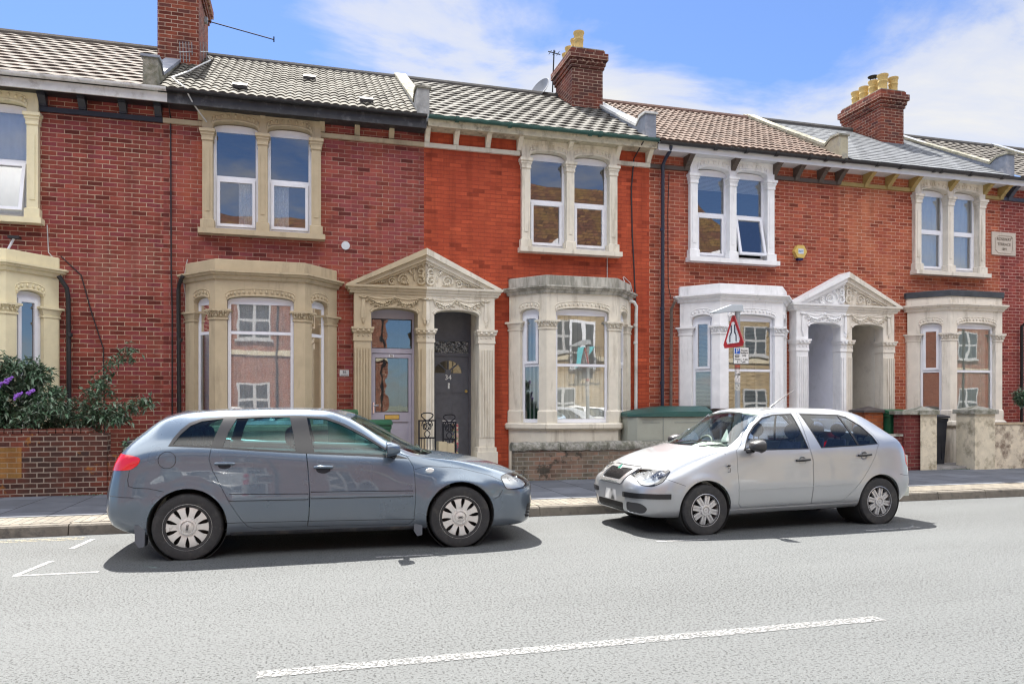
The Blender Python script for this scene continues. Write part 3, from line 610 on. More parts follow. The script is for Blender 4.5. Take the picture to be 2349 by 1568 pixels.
def chimney(xc, y0, y1, z0, z1, H, pots, wd=.37, label=None, cowl=None, tallcap=True):
    q = MB(); x0, x1 = xc-wd, xc+wd
    q.box(x0, x1, y0, y1, z0, z1-.42)
    q.box(x0-.03, x1+.03, y0-.03, y1+.03, z1-.42, z1-.345); q.box(x0-.055, x1+.055, y0-.055, y1+.055, z1-.345, z1-.30)
    k = x0
    n = 7
    for i in range(n): q.blob((x0+(x1-x0)*(i+.5)/n, y0-.06, z1-.285), .045, .03, .05, 6, 4)
    q.box(x0-.06, x1+.06, y0-.06, y1+.06, z1-.30, z1-.235)
    q.box(x0-.10, x1+.10, y0-.10, y1+.10, z1-.235, z1-.085); q.box(x0-.04, x1+.04, y0-.04, y1+.04, z1-.085, z1)
    c = q.build('chimney', BR['ch'], H)
    MB().box(x0-.02, x1+.02, y0-.02, y1+.02, z1+.001, z1+.03).build('flaunching', MOSSY, c)
    POT = plain('clay_pot', (.50, .35, .13), .8, .15, 6, bmp=.2, dirt=(.22, .17, .1), dscale=6, dth=.62)
    for (px, py, ph, pr) in pots:
        MB().lathe((px, py, z1+.02), [(pr*.98, 0), (pr*.98, .03), (pr*.88, .05), (pr*.90, ph*.55), (pr*.98, ph*.57), (pr*.98, ph*.63), (pr*.90, ph*.65), (pr*.96, ph*.86), (pr*1.1, ph*.92), (pr*1.1, ph), (pr*.8, ph), (pr*.75, ph*.3)], 20).build('chimney_pot', POT, c, 50)
    if cowl:
        k = MB(); px, py, ph = cowl; k.lathe((px, py, z1+ph), [(.13, 0), (.135, .012), (.05, .045), (.01, .05)], 16); 
        for a in range(4): k.tube([(px+.09*math.cos(a*1.57), py+.09*math.sin(a*1.57), z1+ph-.12), (px+.09*math.cos(a*1.57), py+.09*math.sin(a*1.57), z1+ph+.01)], .006, 5)
        k.build('cowl', IRON, c)
    return c
def pipe(pts, r, name, m, H, rings=()):
    q = MB().tube(pts, r, 10)
    for z in rings: q.lathe((pts[-1][0], pts[-1][1], z), [(r*1.02, -.03), (r*1.3, -.028), (r*1.3, .028), (r*1.02, .03)], 10)
    return q.build(name, m, H, 50)
# ---------------------------------------------------------------- the terrace
HG = 'terraced houses along the street'
def house(h, xc, label): return thing('terraced_house', label, 'house', (xc, 13.75, 0), HG)
UWH = lambda wc: (wc-.9, wc+.9, 4.45, 6.4)
BAYH = lambda bc: (bc-1.15, bc+1.15, .95, 3.5)
PVH = lambda a, b: (min(a, b), max(a, b), .1, 3.3)
# --- 38
H = house(38, -5.7, 'dark red brick house with cream bay and white gutter, behind the purple-flowered shrub')
shell(38, -9, -2.40, H, [UWH(-5.24), BAYH(-5.23)])
upper_window(38, -5.24, H, 'voile', PANE, openr=True)
bay_window(38, -5.23, H, ('voile', 'voile', None), trz=1.95)
roof_tiles(38, -9, -2.66, H, amp=.010, wl=.30, stag=1, t=.026, rows=14)
brackets(38, (-8.3, -7.7, -7.1, -6.3, -4.2, -3.62, -3.01, -2.47), H, .19, 6.33, 6.52, .055); course(38, ((-9, -6.22), (-4.26, -2.40)), H)
soffit_gutter(-9, -2.28, H, plain('white_fascia', (.62, .61, .58), .5, .1, dirt=(.36, .33, .28), dscale=4), plain('white_gutter', (.68, .68, .66), .4, .08, dirt=(.36, .34, .3), dscale=5), 6.48, 6.63, soff=BLACK)
pipe([(-3.93, 13.55, 3.55), (-3.83, 13.62, 3.36), (-3.82, 13.66, 3.2), (-3.80, 13.66, .2)], .036, 'downpipe', BLACK, H, (2.6, 1.2))
# --- 36
H = house(36, -.17, 'plum brick house with beige stucco bay, house number 36, glazed door')
shell(36, -2.40, 2.06, H, [UWH(-.787), BAYH(-.785), PVH(1.05, 1.915)])
upper_window(36, -.787, H, 'split')
bay_window(36, -.785, H, ('net', 'lace', 'net'), trz=2.66)
roof_tiles(36, -2.42, 1.87, H, amp=.026, wl=.155, t=.022, rows=15)
brackets(36, (-1.8, -.79, .22, .836, 1.454), H, .16, 6.34, 6.60); course(36, ((-2.40, -1.78), (.20, 2.06)), H)
soffit_gutter(-2.28, 2.05, H, plain('black_fascia', (.03, .03, .032), .55, .3, dirt=(.12, .12, .12), dscale=5, dth=.62), plain('black_gutter', (.022, .022, .025), .35, .3), 6.47, 6.66)
fire_wall(-2.55, H, MOSSY, LEAD, top=9.0)
fire_wall(2.0, H, plain('render_grey', (.30, .30, .29), .9, .2, 6, dirt=(.5, .5, .48), dscale=5, bmp=.4), MOSSY)
chimney(-2.46, 15.6, 17.0, 7.6, 9.98, H, [])
f36, X36 = porch_half(36, 2.06, -1, H)
pipe([(-2.06, 13.5, 3.62), (-2.13, 13.62, 3.5), (-2.15, 13.66, 3.4), (-2.13, 13.66, .2)], .034, 'downpipe', BLACK, H, (2.55, 1.3))
tv = plain('roof_vent_plastic', (.05, .05, .055), .5)
for vx, s_ in ((-1.17, .5), (.0, 2.35), (1.0, .45)):
    cp, sp_ = .855, .519; q = MB(); q.box(vx-.12, vx+.12, -.08, .08, 0, .06); q.rot(math.atan2(2.16, 3.56), 'X', (0, 0, 0)); q.v = [(a, b+13.36+s_*cp-.05*sp_, c+6.70+s_*sp_+.05*cp) for a, b, c in q.v]; q.build('roof_vent', tv, H)
def recess(h, x0, x1, yd, H, m, z1=3.3):
    q = MB(); q.box(x0-.03, x0, 13.757, yd+.1, .1, z1); q.box(x1, x1+.03, 13.757, yd+.1, .1, z1); q.box(x0, x1, 13.757, yd+.1, z1-.02, z1); q.box(x0+.01, x1-.01, 13.35, yd+.1, .21, .33); q.build('porch_recess', m, H)
recess(36, 1.062, 1.905, 14.06, H, ST[36])
PVC_L = plain('lilac_pvc', (.47, .45, .54), .35, .05)
d = MB()
for b_ in ((1.07, 1.12, .33, 3.3), (1.86, 1.91, .33, 3.3), (1.12, 1.86, 3.06, 3.3), (1.12, 1.86, 2.42, 2.51)): d.box(b_[0], b_[1], 13.97, 14.05, b_[2], b_[3])
d.build('door_frame', PVC_L, H)
d = MB()
for b_ in ((1.125, 1.185, .35, 2.41), (1.795, 1.855, .35, 2.41), (1.185, 1.795, 2.335, 2.41), (1.185, 1.795, 1.14, 1.32), (1.185, 1.795, .35, .45)): d.box(b_[0], b_[1], 13.985, 14.04, b_[2], b_[3])
d.box(1.185, 1.795, 14.01, 14.03, .45, 1.14)
for a_, b_ in ((1.21, 1.46), (1.52, 1.77)): d.box(a_, b_, 14.0, 14.012, .55, 1.02); d.box(a_+.04, b_-.04, 13.99, 14.002, .6, .97)
door = d.build('front_door', PVC_L, H)
MB().box(1.18, 1.80, 14.008, 14.018, 1.315, 2.34).build('pane', PANE2, door); MB().box(1.115, 1.865, 14.008, 14.018, 2.50, 3.065).build('pane', PANE2, door)
q = MB()
for a_, b_, c_, e_ in ((1.183, 1.19, 1.32, 2.335), (1.79, 1.797, 1.32, 2.335), (1.19, 1.79, 1.32, 1.327), (1.19, 1.79, 2.328, 2.335)): q.box(a_, b_, 13.982, 14.0, c_, e_)
for a_, b_, c_, e_ in ((1.118, 1.126, 2.51, 3.06), (1.854, 1.862, 2.51, 3.06), (1.126, 1.854, 2.51, 2.518), (1.126, 1.854, 3.052, 3.06)): q.box(a_, b_, 13.966, 14.0, c_, e_)
q.build('glazing_gasket', BLACK, door)
q = MB().box(1.36, 1.62, 13.972, 13.986, 1.19, 1.265); q.build('letterbox', plain('brass', (.72, .5, .15), .3, .15, metal=.9), door); 
MB().box(1.352, 1.628, 13.976, 13.985, 1.182, 1.273).build('letterbox_rim', BLACK, door)
q = MB().tube([(1.15, 13.96, 1.44), (1.15, 13.93, 1.44), (1.24, 13.93, 1.44)], .010, 8); q.box(1.138, 1.163, 13.968, 13.986, 1.30, 1.50); q.build('handle', plain('chrome', (.7, .7, .72), .15, .05, metal=1), door)
q = MB().box(1.43, 1.525, 13.978, 13.986, 2.345, 2.402); p_ = q.build('number_plaque', WHITE_PVC, door)
text('numeral', '36', .06, (1.477, 13.974, 2.373), plain('brown_ink', (.14, .07, .03), .6), door)
# --- 34
H = house(34, 4.34, 'bright red painted brick house with off-white bay, green gutter, dark panelled door')
shell(34, 2.06, 6.64, H, [UWH(4.917), BAYH(4.95), PVH(2.20, 3.06)])
upper_window(34, 4.917, H, None)
bay_window(34, 4.95, H, 'vertical', trz=2.20, dirtytop=True)
roof_tiles(34, 2.13, 6.42, H, amp=.013, wl=.26, stag=1, t=.026, rows=15)
brackets(34, (2.11, 2.657, 3.27, 3.892, 4.906, 5.912, 6.60), H, .24, 6.33, 6.585); course(34, ((2.06, 3.91), (5.90, 6.64)), H, ST[34])
soffit_gutter(2.08, 6.64, H, plain('peeling_fascia', (.52, .47, .34), .8, .2, 8, dirt=(.16, .13, .09), dscale=6, dth=.58), plain('green_gutter', (.03, .10, .085), .35, .2), 6.52, 6.65, clips=(2.6, 3.6, 5.2, 5.4))
fire_wall(6.53, H, LEAD, plain('pale_coping', (.55, .55, .53), .8, .15, dirt=(.25, .25, .22), dscale=4))
chimney(6.10, 15.8, 16.95, 7.9, 9.52, H, [(5.95, 15.97, .44, .115), (5.97, 16.28, .42, .10), (5.95, 16.56, .36, .115), (5.95, 16.82, .33, .10)])
f34, X34 = porch_half(34, 2.06, 1, H)
recess(34, 2.212, 3.048, 14.28, H, ST[34])
DG = plain('door_grey', (.085, .088, .105), .42, .15, 9, bmp=.1); d = MB()
for b_ in ((2.21, 2.26, .33, 3.3), (3.0, 3.05, .33, 3.3), (2.26, 3.0, 2.40, 2.46), (2.26, 3.0, 2.69, 2.76), (2.26, 3.0, 2.76, 3.3)): d.box(b_[0], b_[1], 14.2, 14.27, b_[2], b_[3])
d.build('door_frame', DG, H)
d = MB(); x0, x1 = 2.262, 2.998; cxm = 2.60
arc = [(cxm+.27*math.cos(t), 2.075+.24*math.sin(t)) for t in [math.pi*k/14 for k in range(15)]]
d.prism([(x0, 2.075), (x0, 2.398), (x1, 2.398), (x1, 2.075)] + arc, 14.222, 14.25); d.box(x0, x1, 14.222, 14.25, .34, 2.0746)
for k in (-1, 0, 1):
    a_ = math.pi/2 + k*.75; c_, s_ = math.cos(a_), math.sin(a_); d.tube([(cxm+.05*c_, 14.225, 2.085+.05*s_), (cxm+.265*c_, 14.225, 2.075+.235*s_)], .016, 6)
d.lathe((cxm, 14.225, 2.085), [(.06, -.01), (.06, .01)], 16, 'y')
for (a_, b_) in ((2.30, 2.54), (2.66, 2.90)):
    for (c_, e_) in ((1.66, 1.95), (1.18, 1.54), (.55, 1.02)):
        d.box(a_, b_, 14.212, 14.2225, c_, e_); d.box(a_+.03, b_-.03, 14.203, 14.2125, c_+.03, e_-.03)
door = d.build('front_door', DG, H)
MB().prism([(cxm-.27, 2.07)]+arc[::-1]+[(cxm+.27, 2.07)], 14.236, 14.24).build('fanlight', PANE2, door); MB().box(2.26, 3.0, 14.235, 14.24, 2.46, 2.69).build('pane', pane_mat('rippled_glass', .25, .09, 22), door)
MB().box(2.48, 2.74, 14.196, 14.2115, 1.09, 1.16).build('letterbox', plain('pewter', (.42, .42, .44), .4, .1, metal=.6), door); text('numeral', '34', .135, (2.60, 14.218, 1.985), plain('white_enamel', (.75, .75, .73), .4), door, .004)
q = MB().lathe((2.61, 14.20, 1.86), [(.014, 0), (.017, -.02), (0.005, -.03)], 10, 'y'); q.box(2.594, 2.626, 14.205, 14.22, 1.77, 1.88); q.build('knocker', plain('white_enamel', (.75, .75, .73), .4), door)
MB().lathe((2.95, 14.2, 1.72), [(.022, .02), (.03, -.01), (.02, -.03)], 12, 'y').build('handle', plain('brass', (.72, .5, .15), .3, .15, metal=.9), door)
pipe([(6.12, 13.6, 3.53), (6.24, 13.6, 3.50), (6.30, 13.62, 3.42), (6.31, 13.66, 3.25), (6.30, 13.66, .3)], .033, 'downpipe', plain('white_pipe', (.66, .66, .64), .4, .08, dirt=(.4, .38, .33)), H, (3.05, 2.7))
# --- 32
H = house(32, 8.9, 'russet brick house with white-painted bay behind the warning sign, dark brown brackets')
shell(32, 6.64, 11.16, H, [UWH(8.50), BAYH(8.56), PVH(10.18, 11.02)])
upper_window(32, 8.50, H, 'halfblind', openr=True)
bay_window(32, 8.56, H, 'venetian', trz=2.15)
roof_tiles(32, 6.67, 10.92, H, amp=.022, wl=.155, t=.024, rows=15)
WF = plain('white_upvc_fascia', (.68, .68, .69), .4, .05)
brackets(32, (7.457, 8.50, 9.50, 10.06, 10.66, 11.12), H, .34, 6.25, 6.545, .05); course(32, ((9.53, 11.16), (6.64, 7.42)), H)
soffit_gutter(6.66, 11.16, H, WF, plain('black_gutter', (.022, .022, .025), .35, .3), 6.50, 6.62, gz=6.655, clips=(7.9, 8.6, 9.3, 10.1, 10.5, 10.95))
fire_wall(11.04, H, plain('ochre_render', (.42, .38, .27), .9, .2, 5, dirt=(.2, .2, .2), dscale=5), MOSSY)
f32, X32 = porch_half(32, 11.157, -1, H, .965)
recess(32, 10.205, 11.01, 15.3, H, plain('blue_white_plaster', (.80, .82, .88), .8, .04, dirt=(.66, .68, .72), dscale=3))
MB().box(10.2, 11.02, 15.3, 15.36, .3, 3.3).build('front_door', DG, H)
pipe([(6.93, 13.36, 6.6), (6.93, 13.42, 6.5), (6.92, 13.58, 6.42), (6.90, 13.66, 6.3), (6.885, 13.66, .2)], .036, 'downpipe', plain('navy_pipe', (.018, .024, .05), .35, .2), H, (5.0, 3.4, 1.9))
pipe([(7.12, 13.56, 3.55), (7.09, 13.66, 3.4), (7.08, 13.68, .2)], .03, 'waste_pipe', plain('rusty_pipe', (.16, .12, .10), .8, .3), H, (2.4,))
# --- 30
H = house(30, 13.45, 'orange brick house with ivory bay, felt bay roof, slate roof, mustard brackets')
shell(30, 11.16, 15.62, H, [UWH(14.10), BAYH(14.2), PVH(11.30, 12.13)])
upper_window(30, 14.10, H, 'voile')
bay_window(30, 14.2, H, (None, 'drape', None), trz=2.2, roof='felt', glass=None)
roof_tiles(30, 11.17, 15.46, H, amp=0, t=.010, rows=20)
brackets(30, (11.837, 12.432, 13.07, 14.07, 15.07, 15.60), H, .34, 6.25, 6.545, .05); course(30, ((11.16, 13.04), (15.10, 15.62)), H)
soffit_gutter(11.16, 15.62, H, WF, plain('black_gutter', (.022, .022, .025), .35, .3), 6.50, 6.62, gz=6.655, clips=(11.8, 12.4, 13.3, 13.5, 14.3, 15.2))
fire_wall(15.59, H, LEAD, MOSSY, top=9.0)
chimney(14.456, 15.8, 17.2, 7.8, 9.52, H, [(14.66, 16.0, .42, .12), (14.32, 15.98, .45, .125), (14.32, 16.32, .43, .115), (14.34, 16.68, .42, .12), (14.36, 17.0, .42, .12), (14.62, 16.4, .4, .11)], .35, cowl=(14.32, 16.32, .56))
f30, X30 = porch_half(30, 11.157, 1, H, .965)
recess(30, 11.305, 12.11, 15.3, H, plain('grey_plaster', (.70, .67, .60), .85, .08, dirt=(.5, .47, .42), dscale=3))
MB().box(11.3, 12.12, 15.3, 15.36, .3, 3.3).build('front_door', plain('brown_door', (.12, .08, .05), .5), H)
q = MB().box(15.36, 16.06, 13.722, 13.76, 4.965, 5.50); F = Facet((15.36, 13.722), (16.06, 13.722))
st = q.build('name_stone', stone('stone_pinkish', (.52, .455, .385), (.36, .31, .25), .62), H)
oct_ = [(.10, .12), (.17, .055), (.55, .055), (.61, .12), (.61, .40), (.55, .46), (.17, .46), (.10, .40), (.10, .12)]
MB().tube([F(u, 4.965+z, .004) for u, z in oct_], .012, 6).build('name_frame', stone('stone_pinkish', (.52, .455, .385), (.36, .31, .25), .62), st, True)
ink = plain('carved_letters', (.16, .13, .10), .9)
for s_, z, sz in (('ROSEBERY', 5.335, .094), ('TERRACE', 5.215, .094), ('1892', 5.105, .08)): text('lettering', s_, sz, (15.715, 13.720, z), ink, st, .003)
# --- 28
H = house(28, 17.9, 'deep red brick house with slate-blue brackets, mostly cut off by the picture edge')
shell(28, 15.62, 20.4, H, [])
roof_tiles(28, 15.72, 20.4, H, amp=.013, wl=.26, stag=1, t=.026, rows=14)
brackets(28, (15.85, 16.5, 17.2), H, .3, 6.25, 6.545, .05); course(28, ((15.62, 20.4),), H)
soffit_gutter(15.62, 20.4, H, WF, plain('black_gutter', (.022, .022, .025), .35, .3), 6.50, 6.62, gz=6.655)
fire_wall(19.0, H, LEAD, MOSSY, top=9.02)
pipe([(16.2, 13.5, 3.45), (16.17, 13.66, 3.3), (16.17, 13.66, .2)], .034, 'downpipe', BLACK, H)

# ---------------------------------------------------------------- the houses across the street (seen in the glass and paint)
def opposite(name, label, x0, x1, y1, zE, zR, bm, rm, wins, dep=7, hipl=True, dorm=()):
    H = thing(name, label, 'house', ((x0+x1)/2, y1-3, 0)); y0 = y1-dep
    MB().box(x0, x1, y0, y1, 0, zE).build('wall', bm, H)
    ym = (y0+y1)/2; k = 2.6 if hipl else 0
    q = MB().add([(x0-.3, y1+.35, zE), (x1+.3, y1+.35, zE), (x1+.3-k, ym, zR), (x0-.3+k, ym, zR), (x0-.3, y0-.3, zE), (x1+.3, y0-.3, zE)], [(0, 1, 2, 3), (5, 4, 3, 2), (4, 0, 3), (1, 5, 2), (0, 4, 5, 1)])
    q.build('roof', rm, H); MB().box(x0-.3, x1+.3, y1+.34, y1+.42, zE-.1, zE+.1).build('gutter', WHITE_PVC, H)
    for (cx, z0, ww, hh) in wins:
        f = MB().box(cx-ww/2, cx+ww/2, y1-.02, y1+.05, z0, z0+hh); f = f.build('window', plain('opposite_frame', (.42, .42, .42), .4, .05), H)
        g = MB()
        for s in (-1, 1):
            for t in (0, 1): g.box(cx+s*ww/4-ww/4+.07, cx+s*ww/4+ww/4-.07, y1+.05, y1+.056, z0+.09+t*hh*.5-.02*t, z0+hh*(.5+.5*t)-.05-.03*t)
        g.build('pane', plain('dark_pane', (.05, .06, .07), .05, .1), f); MB().box(cx-ww/2-.1, cx+ww/2+.1, y1, y1+.1, z0-.12, z0).build('sill', plain('opposite_frame', (.42, .42, .42), .4, .05), f)
    q = MB().box(x0, x1, y1, y1+.05, zE*.5-.1, zE*.5+.1); q.build('string_course', plain('opposite_band', (.5, .44, .32), .8), H)
    for k in range(int((x1-x0)/4.5)+1): MB().tube([(x0+.2+4.5*k, y1+.08, zE), (x0+.2+4.5*k, y1+.08, 0)], .05, 6).build('downpipe', BLACK, H)
    for cx in dorm:
        q = MB().prism([(cx-.9, zE-.6), (cx+.9, zE-.6), (cx+.9, zE+1.1), (cx, zE+2.0), (cx-.9, zE+1.1)], y1-2.5, y1+.03); dd = q.build('dormer', bm, H)
        MB().prism([(cx-1.15, zE+.95), (cx, zE+2.1), (cx+1.15, zE+.95), (cx+1.15, zE+1.1), (cx, zE+2.3), (cx-1.15, zE+1.1)], y1-2.5, y1+.2).build('dormer_roof', WHITE_PVC, dd)
        MB().box(cx-.45, cx+.45, y1+.03, y1+.06, zE-.3, zE+1.0).build('dormer_window', plain('dark_pane', (.05, .06, .07), .05, .1), dd)
YB = brick('brick_yellow', (.30, .215, .115), (.37, .27, .15), (.42, .36, .27), ms=.008); RT = brick('roof_red', (.075, .032, .022), (.10, .042, .028), (.02, .012, .01), (.14, .075, .03), ms=.02, bw=.33, rh=.20, stain=(.13, .08, .025), sth=.52)
RB2 = brick('brick_opposite_red', (.19, .068, .045), (.25, .09, .058), (.4, .32, .25), ms=.008)
W3 = lambda xs, zs: [(x, z, 1.3, 1.5) for x in xs for z in zs]
opposite('brick_house', 'red brick terrace across the street, seen only in the bay glass', -24, 3.4, -6, 7.2, 10.4, RB2, RT, W3([-21.5, -18, -14.5, -11, -8, -5, -2.2, .8], (.9, 4.2)), hipl=False)
opposite('brick_flats', 'yellow brick flats with red tile roof, seen only in window reflections', 6.5, 24, -7, 7.4, 13.6, YB, RT, W3([8.2, 11.6, 15, 18.5, 22, 25.4], (.8, 4.0)), dorm=(11.9, 21), dep=9)
opposite('brick_house', 'far red brick house across the street beyond the yellow flats', 30, 52, -6.5, 6.8, 9.8, RB2, RT, W3([32, 35, 39, 42, 46, 49], (.9, 4.0)))

t = thing('french_balcony', 'white french window with black balcony rail and turquoise towel across the street', 'balcony', (12.6, -7, 3.2))
MB().box(11.95, 13.25, -7, -6.93, 3.1, 5.5).build('window_frame', WHITE_PVC, t); q = MB()
for s in (-1, 1): q.box(12.6+s*.32-.22, 12.6+s*.32+.22, -6.93, -6.92, 3.3, 5.35)
q.build('pane', plain('dark_pane', (.05, .06, .07), .05, .1), t); q = MB()
for z in (3.1, 4.2): q.box(11.8, 13.4, -6.68, -6.64, z, z+.04)
for k in range(15): q.box(11.8+k*.114, 11.82+k*.114, -6.67, -6.65, 3.1, 4.2)
q.build('railing', IRON, t); MB().add([(12.3, -6.62, 4.25), (13.1, -6.62, 4.25), (12.4, -6.60, 3.3), (12.1, -6.60, 3.2)], [(0, 1, 2, 3)]).build('towel', plain('turquoise_towel', (.08, .45, .5), .9), t)
# ---------------------------------------------------------------- garden walls, piers, bins, signs, plants
GW, GW2, PR = BR['gw'], BR['gw2'], BR['pier']
def rough(mb, amp):
    for i, (x, y, z) in enumerate(mb.v): mb.v[i] = (x+rnd.uniform(-amp, amp), y+rnd.uniform(-amp, amp)*.6, z+rnd.uniform(-amp, amp))
    return mb
t = thing('garden_wall', 'weathered brick garden wall below the purple-flowered shrub', 'wall', (-5.5, 12.2, .1))
MB().box(-9, -2.88, 12.1, 12.33, .1, 1.035).build('wall', GW, t)
MB().box(-9, -3.98, 12.095, 12.099, .40, .84).build('repaired_patch', brick('brick_ochre', (.22, .085, .025), (.30, .13, .04), (.30, .22, .14), (.17, .10, .03), ms=.008, stain=(.33, .17, .05), sth=.5), t)
q = MB(); x = -9.0
while x < -2.9:
    z = 1.105+rnd.uniform(-.012, .012)
    if rnd.random() > .06: q.box(x+.006, x+.104, 12.105+rnd.uniform(-.006, .006), 12.325, 1.04, z)
    x += .109
q.build('coping', brick('brick_coping', (.12, .04, .03), (.20, .055, .032), (.3, .25, .2), (.09, .04, .035), bl=(.55, .5, .45), blth=.74, bw=.5), t)
t = thing('garden_wall', 'low stepped end of brick wall behind the blue-grey car', 'wall', (-2.5, 12.2, .1))
MB().box(-2.875, -1.9, 12.12, 12.33, .1, .72).build('wall', GW, t)
t = thing('garden_wall', 'low mossy brick wall with rough stone coping between the two cars', 'wall', (5, 12.45, .1))
MB().box(3.43, 8.2, 12.37, 12.58, .1, .655).build('wall', GW2, t)
q = MB(); x = 3.40
while x < 8.2:
    l = rnd.uniform(.75, 1.1); rows = []; n = 9; sec = [(12.345, .655), (12.335, .69), (12.345, .75), (12.385, .79), (12.48, .80), (12.57, .79), (12.61, .74), (12.61, .655)]
    for i in range(n+1):
        xx = x + (l-.012)*i/n; rows.append([(xx+rnd.uniform(-.004, .004)*(0 < i < n), y+rnd.uniform(-.011, .011), z+rnd.uniform(-.013, .010)) for y, z in sec])
    b0 = len(q.v); q.grid(rows, True); m_ = len(sec); q.f.append(tuple(range(b0, b0+m_))); q.f.append(tuple(range(b0+n*m_, b0+n*m_+m_))); x += l
q.build('coping', plain('lichen_stone', (.36, .345, .30), .95, .35, 22, bmp=1.0, dirt=(.13, .13, .09), dscale=9, dth=.5, bd=.02), t, 60)
def pier(label, x0, x1, y0, y1, z1, mf, ms_, capm, apex):
    t = thing('gate_pier', label, 'gate pier', ((x0+x1)/2, (y0+y1)/2, .13))
    q = MB(); q.box(x0, x1, y0, y1, .1, z1); q.build('shaft', ms_, t)
    if mf is not ms_:
        q = MB(); q.add([(x0+.004, y0-.006, .1), (x1+.012, y0-.006, .1), (x1+.012, y0-.006, z1), (x0+.004, y0-.006, z1), (x1+.012, y1, .1), (x1+.012, y1, z1)], [(0, 1, 2, 3), (1, 4, 5, 2)]); q.build('painted_face', mf, t)
    q = MB(); o = .05; zc = z1+.085; cx, cy = (x0+x1)/2, (y0+y1)/2
    q.box(x0-o, x1+o, y0-o, y1+o, z1, zc); q.add([(x0-o, y0-o, zc), (x1+o, y0-o, zc), (x1+o, y1+o, zc), (x0-o, y1+o, zc), (cx, cy, zc+apex)], [(0, 1, 4), (1, 2, 4), (2, 3, 4), (3, 0, 4)]); q.build('cap', capm, t); return t
CREAM = plain('flaking_cream_paint', (.66, .59, .45), .9, .12, 6, bmp=.6, dirt=(.24, .20, .13), dscale=3.6, dth=.56, bd=.015)
BARE = plain('flaking_cream_render', (.64, .56, .43), .9, .15, 5, bmp=.7, dirt=(.15, .10, .07), dscale=3.4, dth=.55, bd=.02)
CAPC = plain('mossy_cap', (.36, .35, .30), .9, .25, 9, bmp=.5, dirt=(.12, .12, .08), dscale=6, dth=.52)
# pier A turns the corner: brick flank towards the street's left, cream face
t = pier('brick gate pier with one cream-painted face beside the silver car tail', 11.93, 12.33, 12.30, 12.66, 1.26, CREAM, PR, CAPC, .09)
MB().box(11.56, 11.925, 12.33, 12.60, .1, 1.26).build('brick_flank', PR, t)
MB().box(11.50, 11.922, 12.28, 12.65, 1.262, 1.335).build('flank_cap', CAPC, t)
pier('flaking cream-painted gate pier joined to the rendered wall', 13.10, 13.62, 12.10, 12.55, 1.27, CREAM, CREAM, CAPC, .09)
t = thing('garden_wall', 'stained cream rendered garden wall joined to the flaking pier', 'wall', (15.5, 12.1, .1)); MB().box(13.625, 19, 12.13, 12.36, .1, 1.05).build('wall', BARE, t)
MB().box(13.63, 19, 12.11, 12.40, 1.052, 1.085).build('coping', plain('tan_coping', (.42, .33, .22), .85, .2, 7), t)
t = thing('garden_wall', 'low dark brick wall with pale coping beside the green wheelie bin', 'wall', (10.5, 12.45, .1)); MB().box(8.6, 11.555, 12.36, 12.58, .1, .82).build('wall', PR, t); MB().box(8.6, 11.555, 12.34, 12.60, .822, .865).build('coping', CAPC, t)
t = thing('gate_pier', 'small orange brick pier with dark cap between porch and green bin', 'gate pier', (11.28, 13.0, .2))
MB().box(11.05, 11.50, 12.82, 13.2, .1, 1.30).build('shaft', brick('brick_bright_orange', (.30, .08, .03), (.36, .11, .04), (.2, .1, .07)), t)
q = MB(); q.box(11.0, 11.56, 12.78, 13.25, 1.30, 1.345); q.add([(11.0, 12.78, 1.345), (11.56, 12.78, 1.345), (11.56, 13.25, 1.345), (11.0, 13.25, 1.345), (11.28, 13.0, 1.43)], [(0, 1, 4), (1, 2, 4), (2, 3, 4), (3, 0, 4)]); q.build('cap', plain('dark_cap', (.07, .055, .05), .8), t)
q = MB().box(12.35, 13.1, 12.3, 12.9, .1, .19); tag(q.build('doorstep', plain('step_stone', (.30, .29, .28), .85, .2, 5)), 'grey stone step between the two cream gate piers', 'step')
def wheelie(label, x, y, z, w, d, h, mb, ml, rz=0, body='bin'):
    t = thing('wheelie_bin', label, 'wheelie bin', (x, y, z), 'wheelie bins in the front gardens', 0)
    q = MB(); b = .82; rows = []
    for zz, k in ((0, b), (.02, b), (h*.86, .98), (h*.87, 1.04), (h*.93, 1.05)):
        rows.append([(x+sx*w/2*k, y+sy*d/2*k, z+zz) for sx, sy in ((-1, -1), (1, -1), (1, 1), (-1, 1))])
    q.grid(rows, True); q.f.append((3, 2, 1, 0)); q.f.append((16, 17, 18, 19))
    for k in (-.25, .25): q.box(x+k*w-.012, x+k*w+.012, y-d/2*.92, y-d/2*.9+.01, z+.1, z+h*.8)
    q.build('body', mb, t)
    q = MB(); zt = z+h*.935
    q.prism([(y-d*.58, zt), (y+d*.55, zt), (y+d*.55, zt+.06), (y+d*.2, zt+.085), (y-d*.2, zt+.075), (y-d*.58, zt+.035)], x-w*.56, x+w*.56, 'x'); q.build('lid', ml, t)
    MB().tube([(x-w*.45, y+d*.62, zt+.02), (x+w*.45, y+d*.62, zt+.02)], .016, 8).build('handle', ml, t)
    for s in (-1, 1): MB().lathe((x+s*w*.42, y+d*.42, z+.1), [(.1, -.02), (.1, .02)], 16, 'x').build('wheel', BLACK, t)
    return t
GB = plain('green_bin_plastic', (.018, .10, .045), .45, .2, 5); BB = plain('charcoal_bin_plastic', (.022, .025, .034), .45, .2, 5); BRN = plain('brown_lid', (.05, .03, .025), .4, .15)
wheelie('green wheelie bin with yellow strap behind the low dark brick wall', 11.80, 12.92, .2, .52, .5, 1.16, GB, GB)
t = wheelie('charcoal wheelie bin standing between the two cream gate piers', 12.83, 12.98, .2, .46, .5, 1.05, BB, BB)
wheelie('dark wheelie bin with brown lid behind the silver car roof', 7.95, 12.90, .2, .52, .5, 1.18, BB, BRN)
wheelie('green wheelie bin mostly hidden behind the blue-grey car roof', .52, 12.75, .2, .46, .5, 1.17, GB, GB)
